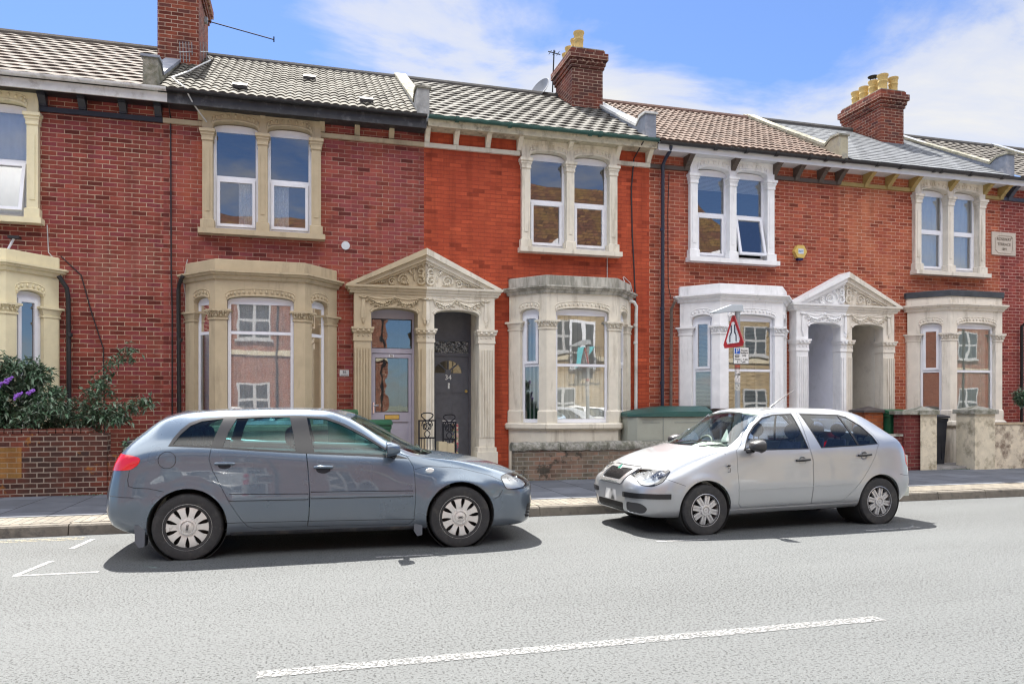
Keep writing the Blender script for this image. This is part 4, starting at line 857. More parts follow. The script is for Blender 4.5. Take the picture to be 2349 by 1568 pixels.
wheelie('green wheelie bin before the lilac glazed door', 1.12, 12.85, .2, .42, .45, .98, GB, GB)
q = MB().box(12.02, 12.05, 12.66, 12.665, .7, 1.28); tag(q.build('strap', plain('yellow_strap', (.6, .38, .06), .6)), 'yellow strap hanging down the green bin front', 'strap')
# storage box
t = thing('storage_box', 'sage plastic storage box with dark green lid behind the mossy wall', 'storage box', (6.5, 12.95, .2))
x0, x1, y0, y1 = 5.78, 7.38, 12.66, 13.35
SG = plain('sage_plastic', (.33, .34, .285), .5, .08, 4); q = MB()
q.prism([(x0, y0+.22), (x0+.12, y0+.06), (x0+.62, y0), (x1, y0), (x1, y1), (x0, y1)], .2, 1.225, 'z'); q.build('body', SG, t)
q = MB()
FF = Facet((x0+.12, y0+.06), (x0+.62, y0))
for z in (.4, .78, 1.12): FF.box(q, .1, .44, z, z+.012, -.004, .006)
q.box(x0+.62-.006, x0+.62+.004, y0-.01, y0+.01, .2, 1.225)
for z in (.4, .78, 1.12): q.box(x0+.85, x1-.15, y0-.006, y0+.004, z, z+.012)
q.build('panel_ridge', plain('sage_shadow', (.22, .24, .22), .5), t)
q = MB(); rows = []
for i in range(13):
    xx = x0-.03+(x1-x0+.06)*i/12; hh = .07+.10*math.sin(math.pi*min(1, i/9+.05))**.7 if i < 12 else .12
    hh = .06+.13*math.sin(math.pi*.5*min(1, i/7))
    rows.append([(xx, y0-.04+(.2*(1-i/2) if i < 2 else 0), 1.235), (xx, y0-.04+(.2*(1-i/2) if i < 2 else 0), 1.235+hh*.5), (xx, y0+.2, 1.235+hh), (xx, y1-.1, 1.235+hh+.01), (xx, y1+.03, 1.235+hh*.5), (xx, y1+.03, 1.235)])
q.grid(rows, True); q.f += [tuple(range(6)), tuple(range(72, 78))]; q.build('lid', plain('dark_green_plastic', (.02, .085, .075), .4, .15, 4), t, 40)
# iron gates
def gate(label, x0, x1, y, z0, zt, paint=None):
    t = thing('garden_gate', label, 'gate', ((x0+x1)/2, y, z0)); q = MB()
    q.box(x0, x0+.025, y-.012, y+.012, z0, zt); q.box(x1-.025, x1, y-.012, y+.012, z0, zt); zm = zt-.30
    for z in (z0+.06, zm, zt-.01): q.box(x0, x1, y-.01, y+.01, z-.012, z+.012)
    q.build('gate_frame', IRON, t); n = max(4, int((x1-x0)/.05)); 
    for k in range(1, n): xx = x0+(x1-x0)*k/n; MB().tube([(xx, y, z0+.06), (xx, y, zm)], .008, 6).build('bar', IRON, t)
    q = MB(); c = (x0+x1)/2
    for s in (-1, 1):
        P = []
        for k in range(26):
            a = k/25*2*math.pi*1.5; r = .075*(1-k/32); P.append((c+s*(.045+r*math.cos(a)*.6), y, zt-.10+r*math.sin(a)*1.3))
        q.tube(P, .009, 6); q.tube([(c+s*.10*math.sin(math.pi*k/10), y, zt-.02+.14*math.sin(math.pi*k/20)) for k in range(11)], .01, 6); q.tube([(c+s*.05*math.sin(2*math.pi*k/12), y, zm+.26*k/12) for k in range(13)], .008, 6)
    q.build('scrollwork', IRON, t)
    if paint: MB().box(c+.05, x1+.04, y+.02, y+.035, z0+.05, zt-.04).build('painted_panel', paint, t)
    return t
def mosaic():
    m, nt, p = base('painted_mosaic'); co = ocoord(nt); v = nd(nt, 'TexVoronoi', Scale=26.0); L(nt, co, v.inputs[0])
    sp = nd(nt, 'SeparateColor'); L(nt, v.outputs['Color'], sp.inputs[0]); L(nt, ramp(nt, sp.outputs[0], [(0, (.04, .12, .11)), (.35, (.12, .18, .16)), (.5, (.55, .42, .16)), (.7, (.62, .55, .40)), (.85, (.45, .08, .10)), (1, (.06, .07, .12))]), p.inputs['Base Color']); return m
gate('black iron scroll gate in front of the shared portico', 1.76, 2.06, 12.40, .2, 1.20)
gate('ornate iron gate with colourful mosaic panel before the dark grey door', 2.18, 2.42, 12.46, .2, 1.17, mosaic())
q = MB().box(2.10, 2.24, 12.36, 12.60, .2, .83); q.box(2.245, 2.37, 12.37, 12.60, .2, .80); tag(q.build('gate_block', plain('sand_block', (.50, .42, .27), .8, .1)), 'sandy rendered block at the foot of the mosaic gate', 'block')
# sign post
t = thing('sign_post', 'grey sign post with triangular warning sign and permit parking plate', 'sign post', (6.30, 10, .12))
GREY = plain('galvanised', (.30, .32, .33), .5, .15, 5, metal=.3)
MB().tube([(6.30, 10, .12), (6.30, 10, 2.93)], .04, 14).build('pole', GREY, t, 50)
q = MB().prism([(9.955, 2.87), (10.045, 2.87), (10.045, 2.975), (9.955, 2.975)], 6.18, 6.36, 'x'); q.prism([(6.36, 2.965), (6.36, 2.88), (6.16, 2.865), (5.92, 2.832), (5.87, 2.84), (5.87, 2.855), (6.05, 2.925), (6.16, 2.965)], 9.94, 10.06); q.build('lamp_head', plain('lamp_grey', (.42, .46, .50), .4, .1), t)
# triangle faces -x (traffic); hw along y
xs = 6.225; zc = 2.34
def tri(r, x, zoff=0): 
    P = []; h = r*math.sqrt(3)
    C = [(10+r, zc), (10-r, zc), (10, zc+h)]; cen = (10, zc+h/3); out = []
    for i in range(3):
        a = C[i]; f_ = .06*.6/r*.5+.05
        for d in (C[(i+2) % 3], C[(i+1) % 3]): out.append((a[0]+(d[0]-a[0])*f_, a[1]+(d[1]-a[1])*f_))
    return [(y, z+zoff) for y, z in out]
RED = plain('sign_red', (.35, .012, .022), .4, .06); WHT = plain('sign_white', (.58, .61, .64), .35, .04)
s_ = MB().prism(tri(.31, 0, -.01), xs, xs+.012, 'x').build('warning_sign', RED, t)
MB().prism(tri(.216, 0, .05), xs-.003, xs, 'x').build('sign_face', WHT, s_)
q = MB()
for s in (-1, 1):
    q.prism([(10+s*.030, zc+.33), (10+s*.062, zc+.33), (10+s*.062, zc+.225), (10+s*.030, zc+.21)], xs-.005, xs-.003, 'x')
    q.prism([(10+s*.030, zc+.21), (10+s*.062, zc+.225), (10+s*.10, zc+.17), (10+s*.085, zc+.16)], xs-.005, xs-.003, 'x'); q.prism([(10+s*.072, zc+.17), (10+s*.10, zc+.17), (10+s*.10, zc+.075), (10+s*.072, zc+.075)], xs-.005, xs-.003, 'x')
q.build('narrowing_symbol', plain('sign_black', (.03, .035, .06), .5), s_)
q = MB()
for z in (2.42, 2.70): q.box(6.235, 6.30, 9.955, 10.045, z, z+.03)
q.build('clamp', GREY, t)
p_ = MB().box(6.19, 6.456, 9.938, 9.946, 2.073, 2.326).build('parking_plate', plain('plate_black', (.03, .03, .035), .5), t)
MB().box(6.196, 6.450, 9.935, 9.938, 2.079, 2.320).build('plate_face', plain('plate_white', (.66, .66, .65), .4, .02), p_)
MB().box(6.21, 6.30, 9.932, 9.935, 2.225, 2.31).build('blue_square', plain('sign_blue', (.012, .09, .42), .4, .02), p_)
text('letter_p', 'P', .105, (6.256, 9.930, 2.268), plain('plate_white', (.66, .66, .65), .4, .02), p_, .0015)
MB().box(6.215, 6.288, 9.932, 9.935, 2.172, 2.21).build('zone_patch', plain('plate_black', (.03, .03, .035), .5), p_); text('zone_letters', 'MG', .04, (6.251, 9.930, 2.191), plain('plate_white', (.66, .66, .65), .4, .02), p_, .001)
for i, (s, x, z, sz) in enumerate((('Permit', 6.375, 2.278, .042), ('holders', 6.375, 2.242, .042), ('only', 6.375, 2.204, .042), ('Noon - 1 pm', 6.323, 2.143, .042), ('6 - 7 pm', 6.323, 2.105, .042))): text('permit_text', s, sz, (x, 9.932, z), plain('plate_black', (.03, .03, .035), .5), p_, .0015)
for z, c, wd in ((2.03, (.42, .10, .06), .035), (1.96, (.62, .58, .56), .06), (1.90, (.6, .58, .55), .03), (1.83, (.55, .52, .5), .04), (1.72, (.45, .44, .40), .05)):
    q = MB(); q.lathe((6.30, 10, z), [(.0415, -wd), (.0415, wd)], 14, cap=False); q.build('sticker', plain('sticker_%d' % int(z*100), c, .6, .3, 40, dirt=(.05, .05, .06), dscale=30, dth=.55), t)
# alarm box
t = thing('alarm_box', 'yellow hexagonal alarm box on the russet brick wall', 'alarm box', (10.14, 13.7, 4.73))
hexp = [(10.14+.155*math.cos(R(60*k)), 4.735+.135*math.sin(R(60*k))/.866) for k in range(6)]
MB().prism(hexp, 13.66, 13.75).build('housing', plain('alarm_yellow', (.62, .44, .12), .4, .05), t)
MB().box(10.075, 10.205, 13.655, 13.66, 4.685, 4.79).build('badge', plain('badge_white', (.6, .66, .7), .4, .03), t); text('badge_text', 'ADT', .06, (10.14, 13.653, 4.737), plain('badge_blue', (.1, .2, .42), .5), t)
q = MB().prism([(10.07, 4.60), (10.21, 4.60), (10.19, 4.55), (10.09, 4.55)], 13.67, 13.75); q.build('strobe', plain('strobe_navy', (.012, .014, .07), .25), t)
# number plate of house 36
t = tag(MB().box(.527, .692, 13.736, 13.75, 1.977, 2.086).build('house_number_plate', plain('plate_silver', (.55, .56, .57), .4, .04)), 'white number plate 36 on brick between bay and portico', 'number plate')
text('numeral', '36', .07, (.610, 13.733, 2.044), plain('plate_black', (.03, .03, .035), .5), t); text('street_line', 'Fawcett Road', .022, (.610, 13.733, 1.993), plain('plate_black', (.03, .03, .035), .5), t, .001)
tag(MB().lathe((.632, 13.745, 4.336), [(.001, -.012), (.075, -.012), (.075, .0)], 20, 'y').build('wall_plug', plain('pale_vent', (.55, .58, .60), .6)), 'pale round vent cover on plum brick above the bay', 'vent cover')
# cables on the walls
CB = plain('cable_black', (.015, .015, .017), .5); CW = plain('cable_white', (.5, .5, .48), .6)
def cable(label, pts, r, m): tag(MB().tube(pts, r, 6).build('cable', m), label, 'cable')
cable('black cable running straight down plum brick beside the cream bay house', [(-2.27, 13.40, 6.5), (-2.285, 13.735, 6.35), (-2.28, 13.735, 5), (-2.275, 13.735, 3.7), (-2.26, 13.735, 3.0), (-2.26, 13.735, .8)], .012, CB)
cable('thin white cable beside the black downpipe of number 36', [(-2.02, 13.74, 3.95), (-2.08, 13.73, 3.6), (-2.05, 13.73, 3.3), (-2.03, 13.74, 1.0)], .007, CW)
cable('thick black cables beside the upper window of the bright red house', [(6.30, 13.30, 6.6), (6.29, 13.72, 6.4), (6.24, 13.735, 5.8), (6.26, 13.735, 4.9), (6.30, 13.735, 4.2), (6.33, 13.735, 3.55), (6.36, 13.735, 2.8), (6.37, 13.735, .8)], .014, CB)
cable('thin white cable arching over the grey bay parapet', [(5.95, 13.4, 3.85), (6.0, 13.6, 3.98), (6.08, 13.73, 4.02), (6.22, 13.735, 3.9), (6.30, 13.735, 3.6)], .008, CW)
cable('white cable dropping from upper window of the bright red house', [(5.72, 13.735, 4.6), (5.72, 13.735, 3.86)], .007, CW)
cable('thin dark cable below the navy downpipe bracket', [(7.08, 13.74, 6.2), (7.05, 13.74, 5.4), (7.06, 13.74, 3.9), (7.12, 13.73, 3.6)], .007, CB)
cable('dark cable sweeping down behind the shrub', [(-3.95, 13.73, 3.9), (-3.65, 13.735, 3.6), (-3.5, 13.735, 3.0), (-3.32, 13.735, 2.4), (-3.30, 13.735, .8)], .009, CB)
cable('grey cable above the cream stucco bay', [(-4.15, 13.735, 4.4), (-4.13, 13.735, 3.95), (-4.05, 13.7, 3.86)], .008, CW)
cable('pale cable trailing down the pale tiles below the tallest chimney', [(-2.0, 16.2, 8.55), (-1.9, 15.8, 8.3), (-2.0, 15.0, 7.83), (-2.1, 14.3, 7.40), (-2.25, 13.6, 6.98), (-2.0, 13.28, 6.72), (-1.88, 13.4, 6.5), (-1.7, 13.64, 6.30)], .013, CW)
# aerials and dish
t = thing('television_aerial', 'long black pole aerial projecting sideways from the tallest chimney', 'aerial', (-2.0, 16.4, 9.36))
MB().tube([(-2.09, 16.45, 9.40), (-.73, 16.5, 9.20)], .012, 6).build('boom', IRON, t); MB().box(-.74, -.715, 16.49, 16.51, 9.15, 9.26).build('tip', IRON, t); MB().box(-2.10, -2.03, 16.4, 16.5, 9.34, 9.45).build('bracket', GREY, t)
t = thing('television_aerial', 'grey comb aerial lying against the foot of the tallest chimney', 'aerial', (-2.05, 15.6, 8.3)); a, b = Vector((-2.38, 15.2, 8.13)), Vector((-1.98, 16.1, 8.6))
MB().tube([a, b], .010, 6).build('boom', GREY, t)
for k in range(10):
    p = a+(b-a)*(k+.3)/10; MB().tube([p+Vector((0, -.05, .17)), p+Vector((0, .05, -.17))], .006, 5).build('rod', GREY, t)
t = thing('satellite_dish', 'grey satellite dish beside the middle chimney', 'satellite dish', (5.42, 16.95, 8.85)); q = MB()
q.lathe((0, 0, 0), [(.001, .0), (.12, .015), (.22, .05), (.29, .095), (.285, .1), (.2, .052), (.1, .02), (.001, .008)], 24); M_ = Matrix.Translation((5.40, 17.0, 9.0)) @ Matrix.Rotation(R(-62), 4, 'Y') @ Matrix.Rotation(R(25), 4, 'X')
q.v = [tuple(M_ @ Vector(p)) for p in q.v]; q.build('reflector', plain('dish_grey', (.22, .23, .25), .5, .2), t, 60); MB().tube([(5.42, 17.0, 9.0), (5.55, 17.0, 8.85), (5.73, 16.9, 8.95)], .02, 8).build('mount', IRON, t); MB().tube([(5.42, 17.0, 8.85), (5.2, 16.95, 8.95)], .012, 6).build('feed_arm', IRON, t)
t = thing('television_aerial', 'small black aerial mast beside the middle chimney pots', 'aerial', (5.62, 17.0, 9.3)); MB().tube([(5.66, 17.0, 9.0), (5.70, 17.0, 10.02)], .016, 6).build('mast', IRON, t)
q = MB(); q.tube([(5.55, 17, 9.97), (5.86, 17, 9.93)], .012, 6)
for k in range(3): q.tube([(5.60+.1*k, 16.9, 9.95), (5.60+.1*k, 17.1, 9.95)], .008, 5)
q.build('head', IRON, t)
# cctv
t = thing('security_camera', 'white security camera mast above the cream stucco bay', 'security camera', (-4.55, 13.6, 4.0)); MB().tube([(-4.66, 13.5, 3.86), (-4.55, 13.5, 4.10)], .018, 8).build('arm', WHITE_PVC, t); MB().box(-4.62, -4.46, 13.44, 13.56, 4.10, 4.14).build('head', BLACK, t)
tag(MB().box(-2.10, -1.95, 13.69, 13.75, .95, 1.08).build('meter_box', plain('meter_grey', (.38, .39, .41), .5)), 'small grey junction box low on the brick beside the car tail', 'junction box')
# plants
def leafmat(name, c1, c2):
    m, nt, p = base(name); n = nd(nt, 'TexNoise', Scale=7.0, Detail=3.0); L(nt, ocoord(nt), n.inputs[0]); gi = nd(nt, 'NewGeometry')
    col = mix(nt, mth(nt, 'POWER', gi.outputs['Random Per Island'], 2.2), ramp(nt, n.outputs[0], [(.3, c1), (.7, c2)]), (.26, .31, .24)); L(nt, col, p.inputs['Base Color']); p.inputs['Roughness'].default_value = .5
    p.inputs['Subsurface Weight'].default_value = 0; return m
LEAF = leafmat('buddleia_leaf', (.05, .115, .06), (.10, .19, .10)); STEM = plain('stem_brown', (.10, .07, .045), .9)
def leafat(q, p, d, ln, wd, droop=.35):
    d = d.normalized(); sd = d.cross(Vector((rnd.uniform(-.4, .4), rnd.uniform(-.4, .4), 1))).normalized()*wd; e = p+d*ln+Vector((0, 0, -droop*ln)); m1 = p+d*ln*.38+Vector((0, 0, -.05*ln)); up = Vector((0, 0, wd*.5))
    q.add([p, m1+sd+up, e, m1-sd+up, m1], [(0, 1, 4), (1, 2, 4), (0, 4, 3), (4, 2, 3)])
def shrub(label, stems, c=(-5, 12.7, .2)):
    t = thing('flowering_shrub', label, 'shrub', c); st = MB(); lf = MB()
    for pts, dens in stems:
        pts = [Vector(p) for p in pts]; P = []
        for i in range(25):
            u = i/24*(len(pts)-1); k = min(int(u), len(pts)-2); f_ = u-k; P.append(pts[k].lerp(pts[k+1], f_)+Vector((rnd.uniform(-.012, .012),)*3))
        st.tube(P, [.011*(1-.8*i/24) for i in range(25)], 5)
        for i in range(3, 25):
            for _ in range(dens):
                d = (P[min(i+1, 24)]-P[i-1]).normalized(); a_ = rnd.uniform(0, 6.28); v = d.orthogonal(); v.rotate(Matrix.Rotation(a_, 3, d)); p = P[i].lerp(P[i-1], rnd.random())
                l0 = rnd.uniform(.09, .18)*(1.15-.4*i/24); leafat(lf, p, d*.55+v*.9, l0, l0*.15, rnd.uniform(.1, .6))
                if rnd.random() < .75:
                    tw = p+(d*.5+v).normalized()*rnd.uniform(.06, .16)
                    for _k in range(4):
                        v2 = Vector((rnd.uniform(-1, 1), rnd.uniform(-1, 1), rnd.uniform(-.6, .8))); l1 = rnd.uniform(.06, .13); leafat(lf, tw, v2, l1, l1*.17, rnd.uniform(0, .5))
    st.build('stem', STEM, t); lf.build('foliage', LEAF, t); return t
ST_ = [([(-4.0, 12.75, .5), (-3.6, 12.85, 1.3), (-3.25, 12.9, 1.75), (-2.95, 12.9, 2.1), (-2.66, 12.9, 2.33)], 6),
       ([(-4.1, 12.7, .5), (-3.7, 12.6, 1.1), (-3.2, 12.5, 1.3), (-2.7, 12.55, 1.42), (-2.36, 12.6, 1.46)], 9), ([(-3.7, 12.7, .6), (-3.35, 12.6, 1.2), (-3.15, 12.55, 1.5), (-2.98, 12.5, 1.72)], 8), ([(-3.6, 12.7, .7), (-3.2, 12.6, 1.15), (-2.9, 12.55, 1.3), (-2.75, 12.5, 1.26)], 9)]
for k in range(34):
    x = rnd.uniform(-5.6, -3.75); z = rnd.uniform(1.25, 2.3-.33*max(0, x+4.9)); y = rnd.uniform(12.35, 12.95); x2 = x+rnd.uniform(-.35, .3)
    ST_.append(([(x*.7-1.4, 12.7, .4), ((x-.1), y, z*.62+.1), (x2, y-rnd.uniform(0, .15), z), (x2+rnd.uniform(.02, .28), y-.1, z+rnd.uniform(-.14, .1))], 8))
t = shrub('large dark green shrub with purple flower spikes above the weathered brick wall', ST_)
for (x, y, z) in ((-4.22, 12.2, 1.78), (-4.32, 12.2, 1.70), (-3.95, 12.2, 1.60), (-4.55, 12.2, 2.12), (-4.10, 12.2, 1.56)):
    q = MB(); dx = rnd.uniform(.3, 1)
    for k in range(34): tt = rnd.random(); q.blob((x+.13*tt*dx+rnd.uniform(-.025, .025)*(1.2-tt), y+rnd.uniform(-.025, .025), z+.07*tt+rnd.uniform(-.028, .028)*(1.2-tt)), .016, .016, .016, 5, 3)
    q.build('flower_spike', plain('purple_petal', (.30, .12, .55), .7, .35, 60), t)
shrub('small dark leafy plant between garden wall and blue-grey car tail', [([(-2.6+.09*k, 12.45, .5), (-2.6+.09*k+rnd.uniform(-.08, .08), 12.4, .72), (-2.58+.09*k, 12.38, .85)], 8) for k in range(6)], (-2.4, 12.45, .2))
t = shrub('leafy plant with pink flowers on a thin black stake', [([(15.62, 13.1, 1.5), (15.62+rnd.uniform(-.15, .15), 13.1, 1.62), (15.62+rnd.uniform(-.2, .2), 13.05+rnd.uniform(-.1, .1), 1.5+rnd.uniform(.05, .25))], 5) for _ in range(8)], (15.62, 13.1, 1.4)); 
q = MB()
for k in range(60): q.blob((15.62+rnd.uniform(-.16, .16), 13.0+rnd.uniform(-.1, .1), 1.74+rnd.uniform(-.05, .1)), .022, .022, .018, 5, 3)
q.build('blossom', plain('pink_petal', (.62, .05, .20), .6, .3, 30), t); MB().tube([(15.60, 13.1, .2), (15.60, 13.1, 1.5)], .02, 6).build('stake', IRON, t)
gm = MB()
for k in range(420):
    x = rnd.choice([rnd.uniform(-3.4, -2.9), rnd.uniform(12.4, 13.1), rnd.uniform(13.5, 17), rnd.uniform(3.5, 5.2), rnd.uniform(2.0, 2.8), rnd.uniform(2.5, 2.75)]); y = 12.07 if x < 0 or x > 13.1 else (12.33 if x > 3 else 9.31); z = .13
    if 12.4 < x < 13.1: y = 12.27
    leafat(gm, Vector((x, y-rnd.uniform(0, .05), z)), Vector((rnd.uniform(-1, 1), rnd.uniform(-1, .2), 1.6)), rnd.uniform(.02, .055), .006, .4)
o = gm.build('weeds', leafmat('weed_green', (.06, .12, .03), (.12, .2, .05))); tag(o, 'small green weeds at the wall feet and pavement edge', 'weeds', kind='stuff')
# ---------------------------------------------------------------- cars
def pchip(x, y, xi):
    x, y = np.array(x, float), np.array(y, float); h = np.diff(x); d = np.diff(y)/h; n = len(x); m = np.zeros(n)
    for i in range(1, n-1):
        if d[i-1]*d[i] > 0: w1, w2 = 2*h[i]+h[i-1], h[i]+2*h[i-1]; m[i] = (w1+w2)/(w1/d[i-1]+w2/d[i])
    m[0], m[-1] = d[0], d[-1]
    k = np.clip(np.searchsorted(x, xi)-1, 0, n-2); t = (xi-x[k])/h[k]
    return (2*t**3-3*t**2+1)*y[k] + (t**3-2*t**2+t)*h[k]*m[k] + (-2*t**3+3*t**2)*y[k+1] + (t**3-t**2)*h[k]*m[k+1]
def tmpobj(vs, fs):
    me = bpy.data.meshes.new('tmp'); me.from_pydata([tuple(v) for v in vs], [], fs)
    bm = bmesh.new(); bm.from_mesh(me); bmesh.ops.recalc_face_normals(bm, faces=bm.faces[:]); bm.to_mesh(me); bm.free()
    o = bpy.data.objects.new('tmp', me); COL.objects.link(o); TMP.append(o); return o
TMP = []
def boolean(a, b, op):
    m = a.modifiers.new('b', 'BOOLEAN'); m.operation = op; m.object = b
    res = None
    for s in ('MANIFOLD', 'EXACT'):
        try: m.solver = s
        except TypeError: continue
        dg = bpy.context.evaluated_depsgraph_get(); dg.update(); me = bpy.data.meshes.new_from_object(a.evaluated_get(dg)); res = me
        if len(me.polygons) > 0 and not (s == 'MANIFOLD' and op == 'DIFFERENCE' and len(me.polygons) == len(a.data.polygons)): break
    a.modifiers.clear(); o = bpy.data.objects.new('tmp', res); COL.objects.link(o); TMP.append(o); return o
class Car:
    def __init__(s, table, axles, arch_r, flare, name, label, loc, rz, paint, cat='car'):
        s.root = thing(name, label, cat, (0, 0, 0)); s.loc = loc; s.rz = rz; s.paint = paint
        T = np.array(table, float); xs = []
        for a, b in zip(T[:-1, 0], T[1:, 0]):
            n = max(3, int(math.ceil((b-a)/.04))); xs += [a+(b-a)*k/n for k in range(n)]
        xs.append(T[-1, 0]); xs = np.array(xs); Q = np.stack([pchip(T[:, 0], T[:, c], xs) for c in range(T.shape[1])], 1)
        SEG = (2, 3, 6, 6, 8, 10, 6, 6); V = []; s.M = None
        for zb, wb, z1, w1, z2, w2, z3, w3, z4, w4, zt in Q[:, 1:]:
            P = [(0, zb), (wb*.82, zb), (wb, zb+.04), (w1, z1), (w2, z2), (w3, z3), (w4, z4), (w4*.58, zt-(zt-z4)*.30), (0, zt)]
            G = [(-P[1][0], P[1][1])] + P + [(-P[7][0], P[7][1])]; half = []
            for i, n in enumerate(SEG):
                p0, p1, p2, p3 = [np.array(G[i+k]) for k in range(4)]
                for k in range(n):
                    t = k/n; half.append(.5*((2*p1)+(-p0+p2)*t+(2*p0-5*p1+4*p2-p3)*t*t+(-p0+3*p1-3*p2+p3)*t**3))
            half.append(np.array(P[-1])); V.append(half)
        V = np.array(V); nh = V.shape[1]; ring = 2*nh-2; rows = []
        for x, half in zip(xs, V): rows.append([(x, y, z) for y, z in half] + [(x, -y, z) for y, z in half[-2:0:-1]])
        vs = np.array(rows).reshape(-1, 3); n = len(xs); fs = []
        for i in range(n-1):
            for j in range(ring): k = (j+1) % ring; fs.append((i*ring+j, i*ring+k, (i+1)*ring+k, (i+1)*ring+j))
        fs += [tuple(range(ring))[::-1], tuple(range((n-1)*ring, n*ring))]
        for ax in axles:   # wheel arch flares
            d = np.hypot(vs[:, 0]-ax[0], vs[:, 2]-ax[1]); f = np.clip(1-np.abs(d-arch_r-.01)/.10, 0, 1); f = f*f*(3-2*f)
            vs[:, 1] += np.sign(vs[:, 1])*flare*f*(np.abs(vs[:, 1]) > .5)*(vs[:, 2] < ax[1]+.5)
        s.vs = vs; s.fs = fs; o = tmpobj(vs, fs); me = o.data; s.no = np.array([tuple(v.normal) for v in me.vertices]); s.base = o
        s.bvh = BVHTree.FromPolygons([tuple(v) for v in vs], fs); s.axles = axles; s.arch_r = arch_r
    def off(s, d): return tmpobj(s.vs + s.no*d, s.fs) if d else s.base
    def prism(s, pts, ax='y', lo=.15, hi=1.3, both=True):
        b = MB()
        if ax == 'y':
            b.prism(pts, lo, hi, 'y')
            if both: b.prism(pts, -hi, -lo, 'y')
        else: b.prism(pts, lo, hi, ax)
        return tmpobj(b.v, b.f)
    def surf(s, o, d, tol=.004):
        """keep only the faces lying on the car surface (offset d)"""
        bm = bmesh.new(); bm.from_mesh(o.data); kill = []
        for f in bm.faces:
            c = f.calc_center_median(); l, nrm, i, dist = s.bvh.find_nearest(c)
            if abs((c-l).dot(nrm)-d) > tol or abs(f.normal.dot(nrm)) < .5 or dist > abs(d)+.03: kill.append(f)
        bmesh.ops.delete(bm, geom=kill, context='FACES'); return bm
    def finish(s, bm, name, m, d, thick, parent=None, label=None):
        bmesh.ops.dissolve_degenerate(bm, dist=1e-5, edges=bm.edges[:]); me = bpy.data.meshes.new(name); bm.to_mesh(me); bm.free()
        if thick:
            t = bpy.data.objects.new('tmp', me); COL.objects.link(t); TMP.append(t); md = t.modifiers.new('s', 'SOLIDIFY'); md.thickness = thick; md.offset = -1
            dg = bpy.context.evaluated_depsgraph_get(); dg.update(); me = bpy.data.meshes.new_from_object(t.evaluated_get(dg)); me.name = name
        me.polygons.foreach_set('use_smooth', [True]*len(me.polygons)); nor = [None]*len(me.loops)
        for p in me.polygons:
            for li in p.loop_indices:
                co = me.vertices[me.loops[li].vertex_index].co; l, nn, i, dist = s.bvh.find_nearest(co); q = p.normal
                if i is not None and dist < abs(d)+.006 and q.dot(nn) > .55:
                    f = s.fs[i]
                    if len(f) == 4:
                        w_ = poly_3d_calc([Vector(s.vs[k]) for k in f], l); q = Vector((0, 0, 0))
                        for k, ww in zip(f, w_): q += Vector(s.no[k])*ww
                        q = q.normalized() if q.length > .1 else p.normal
                nor[li] = tuple(q)
        me.normals_split_custom_set(nor); me.materials.clear(); me.materials.append(m)
        o = bpy.data.objects.new(name, me); COL.objects.link(o); o.parent = parent or s.root
        if label: o['label'] = label
        return o
    def pair(s, prisms, name, m, d=.002, thick=.006, parent=None, minus=(), tol=.004):
        """the same patch on each flank, one object a side"""
        o = s.off(d); res = {}
        for p in prisms: o = boolean(o, p, 'INTERSECT')
        for p in minus: o = boolean(o, p, 'DIFFERENCE')
        for sd in (-1, 1):
            bm = s.surf(o, d, tol); bmesh.ops.delete(bm, geom=[f for f in bm.faces if f.calc_center_median().y*sd < 0], context='FACES')
            if bm.faces: res[sd] = s.finish(bm, name, m, d, thick, parent[sd] if parent else None)
        return res
    def patch(s, prisms, name, m, d=.002, thick=.006, parent=None, minus=(), label=None, tol=.004):
        o = s.off(d)
        for p in prisms: o = boolean(o, p, 'INTERSECT')
        for p in minus: o = boolean(o, p, 'DIFFERENCE')
        return s.finish(s.surf(o, d, tol), name, m, d, thick, parent, label)
    def place(s):
        for o in TMP: 
            me = o.data; bpy.data.objects.remove(o)
        TMP.clear(); s.root.location = s.loc; s.root.rotation_euler = (0, 0, s.rz)
def inset(pts, d):
    """shrink (d>0) or grow (d<0) a closed polygon"""
    n = len(pts); A = sum(pts[i][0]*pts[(i+1) % n][1]-pts[(i+1) % n][0]*pts[i][1] for i in range(n)); sg = 1 if A > 0 else -1; out = []
    for i in range(n):
        a, b, c = Vector(pts[i-1]), Vector(pts[i]), Vector(pts[(i+1) % n]); e0, e1 = (b-a).normalized(), (c-b).normalized()
        n0, n1 = Vector((-e0.y, e0.x))*sg, Vector((-e1.y, e1.x))*sg; m = n0+n1
        m = m.normalized() if m.length > 1e-4 else n0; out.append(tuple(b+m*(d/max(.45, m.dot(n0)))))
    return out
def smooth_poly(pts, n=4, keep=()):
    out = []; N = len(pts)
    for i in range(N):
        p0, p1, p2, p3 = [Vector(pts[(i+k-1) % N]) for k in range(4)]
        for k in range(n):
            t = k/n; out.append(tuple(.5*((2*p1)+(-p0+p2)*t+(2*p0-5*p1+4*p2-p3)*t*t+(-p0+3*p1-3*p2+p3)*t**3)))
    return out
def rounded(pts, r=.03, n=4):
    out = []; N = len(pts)
    for i in range(N):
        a, b, c = Vector(pts[i-1]), Vector(pts[i]), Vector(pts[(i+1) % N]); ra = min(r, (a-b).length*.45); rc = min(r, (c-b).length*.45); A = b+(a-b).normalized()*ra; C = b+(c-b).normalized()*rc
        for k in range(n+1): t = k/n; out.append(tuple(A*(1-t)**2+b*2*t*(1-t)+C*t*t))
    return out
TYRE = plain('tyre_rubber', (.022, .022, .024), .8, .2, 20, dirt=(.05, .048, .045), dscale=9); DARK = plain('car_interior_dark', (.02, .022, .03), .8, .2); SEAT = plain('seat_cloth', (.05, .065, .11), .9, .2, 30); UNDER = plain('wheel_liner', (.012, .012, .012), .9)
